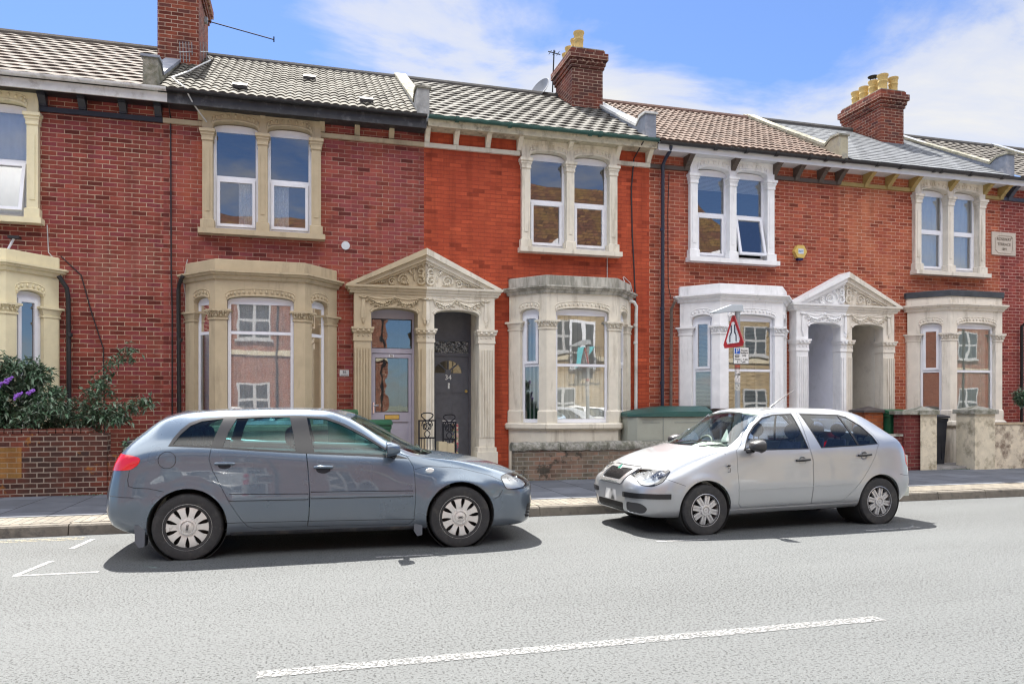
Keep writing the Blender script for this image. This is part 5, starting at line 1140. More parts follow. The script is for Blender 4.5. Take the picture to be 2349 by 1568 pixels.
CHR = plain('chrome', (.7, .7, .72), .15, .05, metal=1); TRIM = plain('car_trim_black', (.014, .014, .016), .3, .1); LENS = pane_mat('lamp_lens', .06, .0006, 30, (.96, .98, .98), .8)
def tread(r, w, y):
    return [(r*.60, y-w*.42), (r*.715, y-w*.46), (r*.86, y-w*.5), (r*.95, y-w*.47), (r*.99, y-w*.38), (r, y-w*.25), (r, y-w*.1), (r*.985, y-w*.09), (r*.985, y-w*.06), (r, y-w*.05), (r, y+w*.25), (r*.99, y+w*.38), (r*.95, y+w*.47), (r*.86, y+w*.5), (r*.57, y+w*.42)]
def wheel(car, ax, side, r, w, yo, kind, hubm):
    """yo = |y| of the outer tyre wall"""
    c = (ax[0], 0, ax[1]); yc = side*(yo-w/2)
    q = MB().lathe(c, tread(r, w, 0), 48, 'y', cap=False); q.v = [(x, y+yc, z) for x, y, z in q.v]
    for k in range(60):
        pass
    wh = q.build('wheel', TYRE, car.root, 30)
    q = MB(); F = lambda prof: [(rr, side*h+yc) for rr, h in prof]
    rr = r*(.71 if kind == 'ten' else .64)
    q.lathe(c, F([(rr, w*.40), (rr*1.0, w*.44), (rr*.97, w*.455), (rr*.955, w*.42), (rr*.955, -w*.4)]), 48, 'y', cap=False); q.build('rim_edge', hubm, wh, 40)
    q = MB().lathe(c, F([(.01, .0), (rr*.5, .0), (rr*.9, -.01), (rr*.96, -.03)]), 32, 'y'); q.build('brake_disc', plain('brake_dark', (.03, .03, .032), .6, .3), wh, 40)
    h = MB(); yf = w*.435; N = 10 if kind == 'ten' else 8
    def P(rad, a, dy): return (c[0]+rad*math.cos(a), side*dy+yc, c[2]+rad*math.sin(a))
    if kind == 'ten':   # flat disc pierced by ten petal slots
        da = 2*math.pi/N; off = R(8) if ax[0] > 1 else R(18); nr = 12
        for k in range(N):
            a0 = off+k*da; rows = []
            for i in range(nr+1):
                t = i/nr; rad = rr*(.30+.655*t); sl = 0
                if .17 < t < .87: u = (t-.17)/.70; sl = math.sin(math.pi*min(1, u*.88+.04))**.5*da*.19*(.72+.5*t)
                y = yf-.010*(1-t)**2-.012*t**3; lo, hi = a0+sl/1.0, a0+da-sl/1.0; rows.append([P(rad, lo+(hi-lo)*j/6, y) for j in range(7)])
            h.grid(rows); e = [[r_[0] for r_ in rows], [(x, y-side*.03, z) for x, y, z in [r_[0] for r_ in rows]]]; h.grid(e); e = [[r_[-1] for r_ in rows], [(x, y-side*.03, z) for x, y, z in [r_[-1] for r_ in rows]]]; h.grid(e)
        h.lathe(c, F([(rr*.36, yf-.03), (rr*.35, yf+.004), (rr*.28, yf+.008), (rr*.265, yf-.006), (rr*.22, yf+.001), (.005, yf+.004)]), 32, 'y', cap=False)
    else:
        da = 2*math.pi/N; off = R(12)
        for k in range(N):
            a0 = off+k*da; rows = []
            for i in range(6):
                t = i/5; rad = rr*(.26+.70*t); hw = .026+.006*t
                rows.append([P(math.hypot(rad, q_), a0+math.atan2(q_, rad), yf-.004-.01*t*t+dz) for q_, dz in ((-hw, -.03), (-hw, 0), (-hw*.40, 0), (-hw*.34, -.006), (-hw*.1, -.006), (0, 0), (hw*.1, -.006), (hw*.34, -.006), (hw*.40, 0), (hw, 0), (hw, -.03))])
            h.grid(rows)
        h.lathe(c, F([(rr*.99, yf-.03), (rr*.99, yf-.006), (rr*.93, yf-.004), (rr*.92, yf-.03)]), 40, 'y', cap=False)
        h.lathe(c, F([(rr*.34, yf-.03), (rr*.33, yf+.006), (rr*.23, yf+.008), (rr*.22, yf-.004), (rr*.17, yf-.002), (rr*.16, yf+.004), (.005, yf+.005)]), 32, 'y', cap=False)
    hub = h.build('hub_cap', hubm, wh, 35)
    if kind == 'ten' and side < 0:
        q = MB()
        for k in range(4):
            cx = (k-1.5)*.0125; a_ = R(0) if ax[0] > 1 else R(80); P_ = []
            for j in range(15):
                t = j/14*2*math.pi; x, z = cx+.0088*math.cos(t), .0088*math.sin(t); P_.append((c[0]+x*math.cos(a_)-z*math.sin(a_), side*(yf+.008)+yc, c[2]+x*math.sin(a_)+z*math.cos(a_)))
            q.tube(P_, .0018, 5)
        q.build('ring_emblem', TRIM, hub)
    return wh
def interior(car, xd, xs, xr, zb, side, seatz, ytop):
    """dashboard, steering wheel on the driver's side, seats with headrests, floor"""
    q = MB(); q.box(xr-.75, xd+.2, -.62, .62, .30, .42); q.prism([(xd-.12, .45), (xd-.22, zb-.10), (xd-.10, zb-.02), (xd+.30, zb-.07), (xd+.40, .45)], -.64, .64); q.box(xr-.75, xr-.45, -.6, .6, .42, zb-.12); q.build('dashboard', plain('dash_grey', (.42, .45, .41), .7), car.root)
    q = MB(); cx, cy, cz = xd-.28, side*.35, zb-.04; P = []
    for k in range(25):
        t = k/24*2*math.pi; P.append((cx-.07*math.sin(t)*1.0, cy+.185*math.cos(t), cz+.16*math.sin(t)))
    q.tube(P, .016, 8); q.tube([(cx, cy-.18, cz), (cx, cy+.18, cz)], .014, 6); q.tube([(cx, cy, cz), (cx+.2, cy, cz-.1)], .03, 8); q.build('steering_wheel', plain('wheel_grey', (.07, .073, .076), .6), car.root, 50)
    for x, n in ((xs, 2), (xr, 3)):
        ys_ = (-.35, .35) if n == 2 else (-.40, 0, .40)
        for y in ys_:
            wd = .23 if n == 2 else .2; q = MB(); rows = []
            for t in [k/8 for k in range(9)]:
                z = .45+(seatz-.45)*t; w_ = wd*(1-.25*max(0, t-.6)/.4); xx = x-.16*t-.02; dd = .07*(1-.4*t)
                rows.append([(xx+dd*math.sin(a)*1.0, y+w_*math.copysign(abs(math.cos(a))**.5, math.cos(a)), z) for a in [2*math.pi*k/14 for k in range(14)]])
            b0 = len(q.v); q.grid(rows, True); q.f.append(tuple(range(b0+8*14, b0+9*14))); q.box(x-.02, x+.42, y-wd, y+wd, .40, .55); s_ = q.build('seat', SEAT, car.root, 60)
            q = MB().blob((x-.20, y, seatz+.125), .055, .135, .095, 14, 8); q.tube([(x-.19, y-.05, seatz-.03), (x-.20, y-.05, seatz+.1)], .008, 6); q.tube([(x-.19, y+.05, seatz-.03), (x-.20, y+.05, seatz+.1)], .008, 6); q.build('headrest', SEAT, s_, True)
def mirror(car, x, y, z, m, s=1, big=1):
    q = MB(); rows = []
    for t in [k/6 for k in range(7)]:
        xx = x+.06*big-.13*big*t; k_ = math.sin(math.pi*(.16+.34*t)) if t < 1 else .98
        rows.append([(xx, y+s*(.115*big*k_*math.copysign(abs(math.cos(a))**.75, math.cos(a))), z+.075*big*k_*math.copysign(abs(math.sin(a))**.75, math.sin(a))) for a in [2*math.pi*j/16 for j in range(16)]])
    b0 = len(q.v); q.grid(rows, True); q.f += [tuple(range(b0, b0+16)), tuple(range(b0+96, b0+112))]; o = q.build('wing_mirror', m, car.root, 60)
    q = MB().tube([(x, y-s*.05, z-.05), (x+.02, y-s*.17, z-.075)], .03, 8); q.build('mirror_arm', TRIM, o)
    q = MB().lathe((x-.072*big, y, z), [(.001, 0), (.085*big, 0)], 16, 'x', cap=False); q.build('mirror_glass', CHR, o)
def wipers(car, pts):
    for p in pts: MB().tube(p, [.010, .009, .007][:len(p)] if len(p) <= 3 else .008, 6).build('wiper', TRIM, car.root)

def audi():
    T = [(-.845, .42, .24, .46, .34, .53, .36, .59, .33, .62, .22, .635), (-.82, .37, .50, .45, .60, .55, .61, .62, .57, .655, .42, .675), (-.775, .335, .665, .45, .735, .58, .735, .695, .69, .74, .58, .76), (-.735, .31, .72, .45, .785, .60, .78, .76, .735, .87, .645, .89), (-.69, .295, .755, .45, .81, .61, .805, .83, .765, .955, .665, .985),
         (-.62, .27, .78, .45, .832, .62, .83, .90, .79, 1.035, .665, 1.065), (-.45, .23, .81, .45, .85, .64, .85, .97, .805, 1.17, .63, 1.20), (-.27, .21, .825, .46, .865, .65, .862, 1.02, .815, 1.285, .59, 1.325), (-.17, .20, .83, .46, .87, .66, .866, 1.04, .818, 1.318, .58, 1.365), (-.02, .2, .832, .46, .875, .66, .87, 1.048, .82, 1.343, .578, 1.39),
         (.3, .2, .835, .46, .88, .67, .875, 1.04, .825, 1.362, .575, 1.412), (.9, .195, .835, .46, .882, .67, .877, .995, .83, 1.365, .578, 1.424), (1.25, .195, .835, .46, .882, .67, .877, .965, .83, 1.35, .58, 1.412), (1.45, .195, .835, .46, .882, .67, .876, .95, .828, 1.285, .60, 1.388), (1.62, .19, .835, .46, .88, .67, .873, .94, .823, 1.195, .635, 1.335), (1.85, .19, .835, .46, .88, .67, .872, .92, .817, 1.055, .69, 1.205),
         (2.1, .19, .833, .46, .88, .665, .87, .895, .803, .945, .735, 1.06), (2.36, .19, .832, .46, .88, .66, .87, .872, .79, .905, .70, .945), (2.6, .19, .83, .46, .878, .655, .867, .835, .78, .88, .665, .912), (2.9, .18, .825, .46, .868, .64, .852, .772, .765, .82, .62, .858), (3.10, .18, .79, .44, .838, .60, .822, .715, .735, .765, .585, .80), (3.24, .185, .735, .43, .782, .575, .772, .668, .69, .712, .545, .745), (3.34, .20, .65, .42, .69, .555, .685, .635, .62, .67, .49, .695), (3.41, .235, .53, .41, .575, .53, .575, .605, .52, .63, .41, .645), (3.445, .29, .40, .40, .45, .50, .45, .565, .40, .585, .31, .595), (3.46, .33, .28, .40, .33, .48, .33, .53, .29, .55, .22, .555)]
    T = [((-.3+(r_[0]+.3)*.853 if r_[0] < -.3 else r_[0]),)+r_[1:] for r_ in T]
    AX = [(0, .305), (2.583, .305)]; paint = paint_mat('blue_grey_paint', (.10, .138, .185), .5, .28, .18)
    c = Car(T, AX, .35, .014, 'parked_car', 'blue-grey metallic five-door hatchback parked in front of the number 36 house', (-1.085, 8.325, 0), R(-.9), paint)
    DLO = [(-.175, 1.062), (-.135, 1.14), (-.08, 1.215), (-.01, 1.278), (.10, 1.318), (.34, 1.337), (.65, 1.343), (.958, 1.343), (1.26, 1.326), (1.438, 1.258), (1.619, 1.158), (1.803, 1.038), (1.951, .945), (2.07, .905), (1.6, .943), (1.07, .975), (.6, 1.008), (.2, 1.042)]
    Q = [(-.135, 1.078), (-.08, 1.165), (.0, 1.248), (.095, 1.290), (.29, 1.314), (.197, 1.060)]; RD = [(.305, 1.050), (.345, 1.18), (.41, 1.314), (.63, 1.324), (.906, 1.326), (.945, 1.17), (.968, 1.00)]; FD = [(1.145, .99), (1.105, 1.145), (1.07, 1.32), (1.25, 1.305), (1.379, 1.258), (1.52, 1.188), (1.69, 1.088), (1.85, .985), (1.90, .945)]
    dlo = c.prism(DLO); gl = [c.prism(g) for g in (Q, RD, FD)]
    ws = c.prism([(2.40, 0), (2.37, .35), (2.27, .62), (2.17, .70), (1.85, .635), (1.60, .575), (1.50, .53), (1.555, .3), (1.57, 0), (1.555, -.3), (1.50, -.53), (1.60, -.575), (1.85, -.635), (2.17, -.70), (2.27, -.62), (2.37, -.35)], 'z', .82, 1.6)
    rw = c.prism([(-.30, .50), (-.53, .585), (-.55, 0), (-.53, -.585), (-.30, -.50), (-.315, 0)], 'z', .99, 1.5)
    arches = []
    for ax in AX:
        p = [(ax[0]+.352*math.cos(2*math.pi*k/48), ax[1]+.012+.352*math.sin(2*math.pi*k/48)) for k in range(48)]; arches.append(c.prism(p, lo=.45))
    RDO = [(.215, 1.10), (.19, .94), (.222, .835), (.285, .705), (.37, .535), (.475, .365), (.53, .30), (.58, .278), (1.075, .272), (1.092, .40), (1.097, .582), (1.082, .82), (1.060, 1.03)]; FDO = [(1.068, 1.03), (1.090, .82), (1.105, .582), (1.100, .40), (1.085, .272), (2.06, .255), (2.108, .30), (2.122, .50), (2.118, .72), (2.105, .83), (2.05, .925), (1.9, 1.0)]
    doors = [c.prism(RDO), c.prism(FDO)]
    HL = rounded([(3.02, .70), (3.10, .722), (3.26, .715), (3.375, .675), (3.385, .60), (3.29, .575), (3.16, .570), (3.075, .576)], .03); hl = c.prism(HL, lo=.27)
    TL = rounded([(-.95, 1.01), (-.62, .995), (-.50, .982), (-.405, .955), (-.425, .895), (-.49, .848), (-.66, .838), (-.95, .845)], .03); tl = c.prism(TL, lo=.40)
    gr = c.prism(rounded([(-.26, .30), (.26, .30), (.33, .60), (.30, .64), (-.30, .64), (-.33, .60)], .05), 'x', 3.2, 3.6); sg = c.prism(rounded([(.42, .24), (.70, .25), (.70, .40), (.45, .42)], .03), 'x', 3.2, 3.6); sg2 = c.prism(rounded([(-.42, .24), (-.70, .25), (-.70, .40), (-.45, .42)], .03), 'x', 3.2, 3.6)
    b = c.base
    for p in [dlo, ws, rw, hl, tl, gr, sg, sg2] + arches + [c.prism(inset(RDO, -.004)), c.prism(inset(FDO, -.004))]: b = boolean(b, p, 'DIFFERENCE')
    c.finish(c.surf(b, 0), 'body', paint, 0, .018)
    def line(pts, side=-1, r=.0035, name='panel_gap', y0=1.2, par=None):
        P = []
        for a, b in zip(pts[:-1], pts[1:]):
            n = max(2, int(math.hypot(b[0]-a[0], b[1]-a[1])/.03))
            for k in range(n+1):
                x, z = a[0]+(b[0]-a[0])*k/n, a[1]+(b[1]-a[1])*k/n; h = c.bvh.ray_cast(Vector((x, side*y0, z)), Vector((0, -side, 0)))
                if h[0] is not None: P.append(h[0])
        if len(P) > 1: MB().tube(P, r, 5).build(name, TRIM, par or c.root)
    for P_, nm, hx, hz in ((RDO, 'rear', .245, .893), (FDO, 'front', 1.147, .842)):
        d = c.pair([c.prism(P_)], 'door', paint, 0, .018, minus=[dlo] + arches)
        c.pair([c.prism(rounded([(.375 if nm == 'rear' else 1.112, .548), (1.088 if nm == 'rear' else 2.095, .540), (1.088 if nm == 'rear' else 2.10, .588), (.36 if nm == 'rear' else 1.112, .604)], .012))], 'rub_strip', paint, .012, .014, d)
        for s in (-1, 1):
            for z0, z1 in ((.606, .590), (.545, .537)): line([(.37 if nm == 'rear' else 1.112, z0), (1.088 if nm == 'rear' else 2.10, z1)], s, .0045, 'strip_shadow', par=d[s])
        for s in (-1, 1):
            yy = s*(.857 if nm == 'rear' else .868)
            MB().blob((hx+.082, yy, hz-.025), .068, .012, .036, 16, 8).build('handle_recess', DARK, d[s], True); MB().tube([(hx+.0, yy, hz), (hx+.03, yy+s*.02, hz+.004), (hx+.135, yy+s*.02, hz+.002), (hx+.165, yy, hz-.002)], .0155, 10).build('handle', paint, d[s], True)
    c.pair([dlo], 'window_trim', TRIM, .003, .012, minus=gl)
    G = pane_mat('car_glass_tinted', .02, .0, 1, (.36, .62, .64), .5); G2 = pane_mat('car_glass', .02, .0, 1, (.84, .95, .90), .6)
    for g, nm in ((Q, 'quarter_window'), (RD, 'rear_side_window'), (FD, 'front_side_window')): c.pair([c.prism(inset(g, -.006))], nm, G, -.003, 0)
    c.patch([ws], 'windscreen', G2, -.001, 0); c.patch([rw], 'rear_window', G, -.001, 0)
    HOUS = plain('lamp_housing', (.50, .52, .54), .3, .1, metal=.4); hp = c.pair([hl], 'headlight', LENS, .001, 0); c.pair([hl], 'lamp_housing', HOUS, -.045, .004, hp); c.pair([c.prism(inset(HL, -.008), lo=.27)], 'lamp_seal', TRIM, .0015, .006, hp, minus=[hl])
    for s in (-1, 1):
        q = MB()
        for (x, y, z, r_) in ((3.22, .60, .635, .054), (3.12, .675, .64, .052)): q.lathe((x-.03, s*y, z), [(.012, -.02), (r_*.7, .0), (r_, .05), (r_*.96, .05), (r_*.6, .005)], 18, 'x', cap=False)
        q.prism([(3.0, .60), (3.02, .70), (3.06, .70), (3.04, .60)], s*.3, s*.70); q.build('headlight_reflector', plain('reflector_silver', (.6, .6, .62), .2, .1, metal=.8), c.root, 50)
    TLm, nt, p_ = base('tail_lamp_red'); p_.inputs['Base Color'].default_value = (.62, .012, .02, 1); p_.inputs['Roughness'].default_value = .12; p_.inputs['Coat Weight'].default_value = 1
    p_.inputs['Subsurface Weight'].default_value = .2
    c.pair([tl], 'tail_light', TLm, .004, .012); c.patch([gr], 'grille', TRIM, -.004, .01); c.patch([sg], 'air_intake', TRIM, -.006, .01); c.patch([sg2], 'air_intake', TRIM, -.006, .01)
    q = MB()
    for k in range(4): q.box(3.2, 3.36, -.7, -.44, .265+.035*k, .273+.035*k)
    q.build('intake_slat', TRIM, c.root)
    # bumper groove, fuel flap, sill
    c.line = line; circ = [(-.178+.077*math.cos(t), .935+.077*math.sin(t)) for t in [2*math.pi*k/28 for k in range(29)]]
    line(circ, -1, .003, 'fuel_flap')
    for s in (-1, 1):
        line([(-.5, .845), (-.515, .76), (-.505, .70), (-.46, .685), (-.33, .675), (-.20, .645)], s, .003); line([(-.68, .612), (-.56, .60), (-.46, .595)], s, .003); line([(3.03, .57), (2.985, .50), (2.92, .48)], s, .003)
        line([(2.12, .80), (2.25, .83), (2.6, .80), (2.9, .72), (3.02, .665)], s, .002); line([(.35, .335), (1.08, .325), (2.12, .305)], s, .003)
    c.pair([c.prism([(.375, .10), (2.19, .10), (2.19, .232), (.375, .242)])], 'sill', plain('sill_grey', (.05, .055, .065), .5, .2, dirt=(.12, .11, .10), dscale=6), .004, .01, tol=.03)
    for x in (-.41, 2.155): 
        for s in (-1, 1): MB().prism([(x-.045, .34), (x+.045, .34), (x+.04, .14), (x-.01, .13), (x-.04, .18)], s*.70, s*.845).build('mudflap', plain('mudflap_grey', (.09, .10, .12), .6), c.root)
    q = MB().lathe((2.27, -.893, .79), [(.001, -.004), (.03, -.004), (.034, .004)], 16, 'y'); q.v = [(2.27+(x-2.27)*1.3, y+.02, .79+(z-.79)*.62) for x, y, z in q.v]; q.build('side_repeater', plain('clear_indicator', (.65, .66, .66), .2, .1), c.root)
    for ax in AX:
        for s in (-1, 1):
            wheel(c, ax, s, .313, .205, .872, 'ten', plain('hubcap_silver', (.62, .61, .59), .35, .08, 5, metal=.35, dirt=(.22, .21, .2), dscale=18, dth=.66)); q = MB().lathe((ax[0], s*.66, ax[1]+.012), [(.349, -s*.22), (.349, s*.185), (.345, s*.185), (.34, -s*.215), (.01, -s*.22)], 40, 'y', cap=False); q.build('wheel_arch_liner', UNDER, c.root, 40)
    interior(c, 2.15, 1.10, .22, .92, -1, 1.0, 1.35); mirror(c, 1.90, -.96, 1.015, paint, -1); mirror(c, 1.90, .96, 1.015, paint, 1)
    wipers(c, [[(2.33, .35, .945), (2.24, .0, 1.01), (2.20, -.28, 1.02)], [(2.36, -.18, .935), (2.25, -.45, .98), (2.20, -.62, .965)]])
    q = MB()
    for s in (-1, 1): q.tube([(2.0, s*.72, .95), (.2, s*.74, 1.02)], .028, 8)
    q.build('door_card', plain('door_card_grey', (.32, .33, .33), .8), c.root)
    rows = []
    for k in range(15):
        y = -.55+1.1*k/14; v = (y/.55)**2; zt = 1.408-.05*v; rows.append([(.02, y, zt-.012), (-.12, y, 1.392-.062*v), (-.285, y, 1.350-.058*v), (-.292, y, 1.338-.058*v), (-.20, y, 1.318-.06*v), (-.05, y, 1.33-.06*v)])
    q = MB().grid(rows, True); q.f += [tuple(range(6)), tuple(range(84, 90))]; q.build('roof_spoiler', paint, c.root, 50)
    q = MB().tube([(-.62, .0, 1.075), (-.70, .03, 1.06), (-.70, .33, 1.05)], .02, 8); q.build('rear_wiper', TRIM, c.root)
    c.place(); return c
audi()

def fabia():
    T = [(-.70, .40, .22, .46, .34, .55, .35, .60, .32, .635, .22, .65), (-.675, .35, .46, .45, .56, .56, .57, .64, .53, .69, .42, .71), (-.64, .31, .585, .45, .66, .58, .665, .72, .625, .80, .53, .82), (-.58, .28, .66, .45, .73, .59, .735, .81, .685, .915, .585, .935), (-.50, .26, .705, .45, .77, .60, .77, .90, .72, 1.005, .60, 1.025), (-.40, .245, .74, .45, .792, .62, .792, .96, .745, 1.07, .60, 1.08), (-.27, .23, .755, .46, .806, .64, .806, .98, .757, 1.145, .585, 1.162), (-.1, .22, .768, .46, .815, .65, .812, .985, .765, 1.235, .562, 1.266), (.05, .22, .775, .46, .82, .65, .815, .985, .768, 1.295, .552, 1.345), (.25, .22, .778, .46, .822, .655, .817, .98, .773, 1.34, .548, 1.398), (.6, .215, .78, .46, .823, .66, .818, .967, .776, 1.366, .548, 1.418), (1.1, .21, .78, .46, .823, .66, .818, .945, .778, 1.366, .552, 1.424), (1.4, .21, .78, .46, .823, .66, .818, .938, .777, 1.335, .56, 1.405), (1.55, .208, .779, .46, .823, .66, .817, .935, .774, 1.275, .58, 1.372),
         (1.72, .205, .778, .46, .822, .66, .816, .932, .768, 1.165, .615, 1.27), (1.9, .2, .777, .46, .821, .66, .814, .928, .76, 1.04, .65, 1.135), (2.06, .2, .776, .46, .82, .66, .812, .918, .752, .962, .675, 1.02), (2.22, .2, .775, .46, .82, .655, .81, .89, .742, .928, .655, .962), (2.4, .2, .772, .46, .818, .65, .805, .85, .732, .895, .63, .918), (2.65, .195, .762, .45, .808, .63, .79, .785, .712, .832, .59, .862), (2.85, .19, .735, .44, .78, .60, .762, .712, .69, .765, .555, .80), (2.98, .19, .695, .43, .74, .57, .72, .66, .645, .705, .51, .755), (3.08, .20, .63, .42, .675, .55, .655, .61, .58, .65, .45, .712), (3.15, .215, .55, .41, .595, .53, .58, .585, .51, .62, .40, .665), (3.20, .24, .44, .40, .48, .50, .475, .56, .42, .59, .33, .61), (3.225, .28, .33, .39, .37, .46, .37, .52, .33, .545, .26, .56)]
    T = [((r_[0]*.9 if r_[0] < 0 else r_[0]),)+r_[1:] for r_ in T]
    AX = [(0, .275), (2.442, .275)]; paint = paint_mat('silver_paint', (.39, .412, .44), .6, .34, .1)
    al = R(3.0); cx, cy = 5.444, 8.269; fwd = (-math.cos(al), -math.sin(al))
    c = Car(T, AX, .318, .012, 'parked_car', 'silver five-door hatchback with black door handles, its grille and bonnet in view', (cx-fwd[0]*1.22, cy-fwd[1]*1.22, 0), math.pi+al, paint)
    RD = [(.985, 1.336), (.432, 1.321), (.325, 1.295), (.155, 1.185), (.05, 1.065), (.012, .983), (.284, .966), (.845, .950)]; FD = [(1.895, .937), (1.86, .99), (1.77, 1.10), (1.66, 1.20), (1.518, 1.289), (1.366, 1.327), (1.119, 1.337), (1.045, .942)]
    g1, g2 = c.prism(RD), c.prism(FD); o1, o2 = c.prism(inset(RD, -.012)), c.prism(inset(FD, -.012))
    ws = c.prism([(2.235, 0), (2.215, .3), (2.15, .55), (2.06, .655), (1.9, .615), (1.72, .575), (1.52, .515), (1.56, .25), (1.57, 0), (1.56, -.25), (1.52, -.515), (1.72, -.575), (1.9, -.615), (2.06, -.655), (2.15, -.55), (2.215, -.3)], 'z', .8, 1.6)
    rw = c.prism([(-.05, .46), (-.33, .53), (-.345, 0), (-.33, -.53), (-.05, -.46), (-.07, 0)], 'z', 1.0, 1.5)
    arches = []
    for ax in AX: arches.append(c.prism([(ax[0]+.322*math.cos(2*math.pi*k/48), ax[1]+.012+.322*math.sin(2*math.pi*k/48)) for k in range(48)], lo=.42))
    RDO = [(1.008, 1.0), (.985, .8), (.99, .54), (1.008, .295), (.62, .302), (.53, .325), (.38, .455), (.18, .67), (.06, .845), (.045, .95), (.06, 1.03), (.16, 1.15), (.33, 1.262), (.45, 1.30), (.99, 1.316)]; 
    FDO = [(1.03, .94), (1.0, .795), (1.004, .54), (1.018, .293), (1.98, .285), (2.012, .33), (2.028, .69), (2.03, .92), (1.90, 1.045), (1.75, 1.16), (1.6, 1.26), (1.45, 1.318), (1.12, 1.348), (1.06, 1.348)]
    # doors carry their own window frames
    RDO = [(1.012, .94), (.988, .795), (.992, .54), (1.010, .295), (.62, .302), (.53, .325), (.38, .455), (.18, .67), (.06, .845), (.02, .93), (-.025, .985), (.015, 1.075), (.125, 1.205), (.30, 1.318), (.43, 1.342), (1.03, 1.352)]
    FDO = [(1.024, .94), (.999, .795), (1.003, .54), (1.021, .293), (1.98, .285), (2.012, .33), (2.026, .69), (2.005, .93), (1.93, .985), (1.80, 1.12), (1.68, 1.225), (1.53, 1.315), (1.37, 1.350), (1.042, 1.353)]
    HL = rounded([(2.83, .725), (2.98, .718), (3.12, .700), (3.14, .56), (3.05, .55), (2.945, .60)], .025); hl = c.prism(HL, lo=.335, hi=1.2)
    gr = rounded([(-.285, .715), (.285, .715), (.235, .588), (-.235, .588)], .03); grp = c.prism(gr, 'x', 2.9, 3.6); GRO = rounded([(-.345, .737), (.345, .737), (.285, .542), (-.285, .542)], .05); gro = c.prism(GRO, 'x', 2.9, 3.6)
    lg = c.prism(rounded([(-.33, .335), (.33, .335), (.31, .235), (-.31, .235)], .03), 'x', 2.9, 3.6)
    fogs = [c.prism(rounded([(s*.385, .355), (s*.60, .355), (s*.655, .30), (s*.60, .235), (s*.385, .235)], .04), 'x', 2.7, 3.6) for s in (1, -1)]
    strips = [c.prism(rounded([(s*.33, .405), (s*.90, .412), (s*.90, .468), (s*.33, .465)], .02), 'x', 2.87, 3.6) for s in (1, -1)]
    tl = c.prism(rounded([(-.9, .98), (-.475, .96), (-.455, .72), (-.55, .66), (-.9, .66)], .04), lo=.5)
    b = c.base
    for p in [ws, rw, hl, grp, lg, tl] + fogs + arches + [c.prism(inset(RDO, -.004)), c.prism(inset(FDO, -.004))]: b = boolean(b, p, 'DIFFERENCE')
    c.finish(c.surf(b, 0), 'body', paint, 0, .018)
    for P_, o_, g_, hx, hz in ((RDO, o1, RD, .145, .846), (FDO, o2, FD, 1.046, .806)):
        d = c.pair([c.prism(P_)], 'door', paint, 0, .018, minus=[o_] + arches)
        c.pair([o_], 'window_trim', TRIM, .001, .010, d, minus=[c.prism(g_)])
        for s in (-1, 1):
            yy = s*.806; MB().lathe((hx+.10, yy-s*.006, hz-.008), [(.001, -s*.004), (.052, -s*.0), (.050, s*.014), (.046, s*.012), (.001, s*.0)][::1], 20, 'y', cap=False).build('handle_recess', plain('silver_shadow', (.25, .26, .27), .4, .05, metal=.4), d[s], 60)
            MB().tube([(hx+.0, yy+s*.016, hz+.004), (hx+.10, yy+s*.026, hz), (hx+.19, yy+s*.016, hz-.004)], [.014, .017, .014], 10).build('handle', TRIM, d[s], True)
    G = pane_mat('car_glass_blue', .02, .0, 1, (.72, .82, .92), .5); G2 = pane_mat('car_glass', .02, .0, 1, (.84, .95, .90), .6)
    c.pair([c.prism(inset(RD, -.006))], 'rear_side_window', G, -.003, 0); c.pair([c.prism(inset(FD, -.006))], 'front_side_window', G, -.003, 0); c.patch([ws], 'windscreen', G2, -.001, 0); c.patch([rw], 'rear_window', G, -.001, 0)
    for s in (1, -1): MB().prism([(.43, 1.33), (.445, 1.33), (.305, .955), (.285, .955)], s*.60, s*.80)
    bar = c.prism([(.425, 1.34), (.45, 1.34), (.312, .95), (.282, .95)]); c.pair([bar, c.prism(inset(RD, -.004))], 'window_divider', TRIM, .002, .012)
    HOUS = plain('lamp_housing', (.50, .52, .54), .3, .1, metal=.4); hp = c.pair([hl], 'headlight', LENS, .002, 0); c.pair([hl], 'lamp_housing', HOUS, -.05, .004, hp); c.pair([c.prism(inset(HL, -.009), lo=.326, hi=1.2)], 'lamp_seal', TRIM, .0015, .006, hp, minus=[hl])
    for s in (-1, 1):
        q = MB()
        for (x, y, z, r_) in ((2.985, .43, .635, .055), (2.945, .555, .645, .05), (2.90, .64, .66, .03)): q.lathe((x, s*y, z), [(.010, -.03), (r_*.75, -.005), (r_, .05), (r_*.94, .05), (r_*.6, .0)], 18, 'x', cap=False)
        q.prism([(2.84, .56), (2.84, .72), (2.90, .72), (2.90, .56)], s*.34, s*.70); q.build('headlight_reflector', plain('reflector_silver', (.6, .6, .62), .2, .1, metal=.8), c.root, 50)
    c.pair([tl], 'tail_light', MC.get('x') or bpy.data.materials['tail_lamp_red'], .003, .01)
    gs = c.patch([gro], 'grille_surround', plain('silver_bright', (.66, .67, .68), .2, .05, metal=.8), .012, .03, minus=[grp]); c.patch([c.prism(inset(GRO, -.007), 'x', 2.9, 3.6)], 'grille_seal', TRIM, .002, .006, gs, minus=[gro]); c.patch([grp], 'grille', plain('grille_black', (.010, .010, .012), .5), -.018, .01)
    k = MB(); y = -.275
    while y < .28: k.prism([(y-.0035, .589), (y+.0035, .589), (y+.0035, .714), (y-.0035, .714)], 2.9, 3.6, 'x'); y += .0165
    c.patch([tmpobj(k.v, k.f), grp], 'grille_slat', TRIM, .002, .015)
    k = MB(); y = -.32
    while y < .33: k.prism([(y-.005, .20), (y+.005, .20), (y+.005, .36), (y-.005, .36)], 2.9, 3.6, 'x'); y += .021
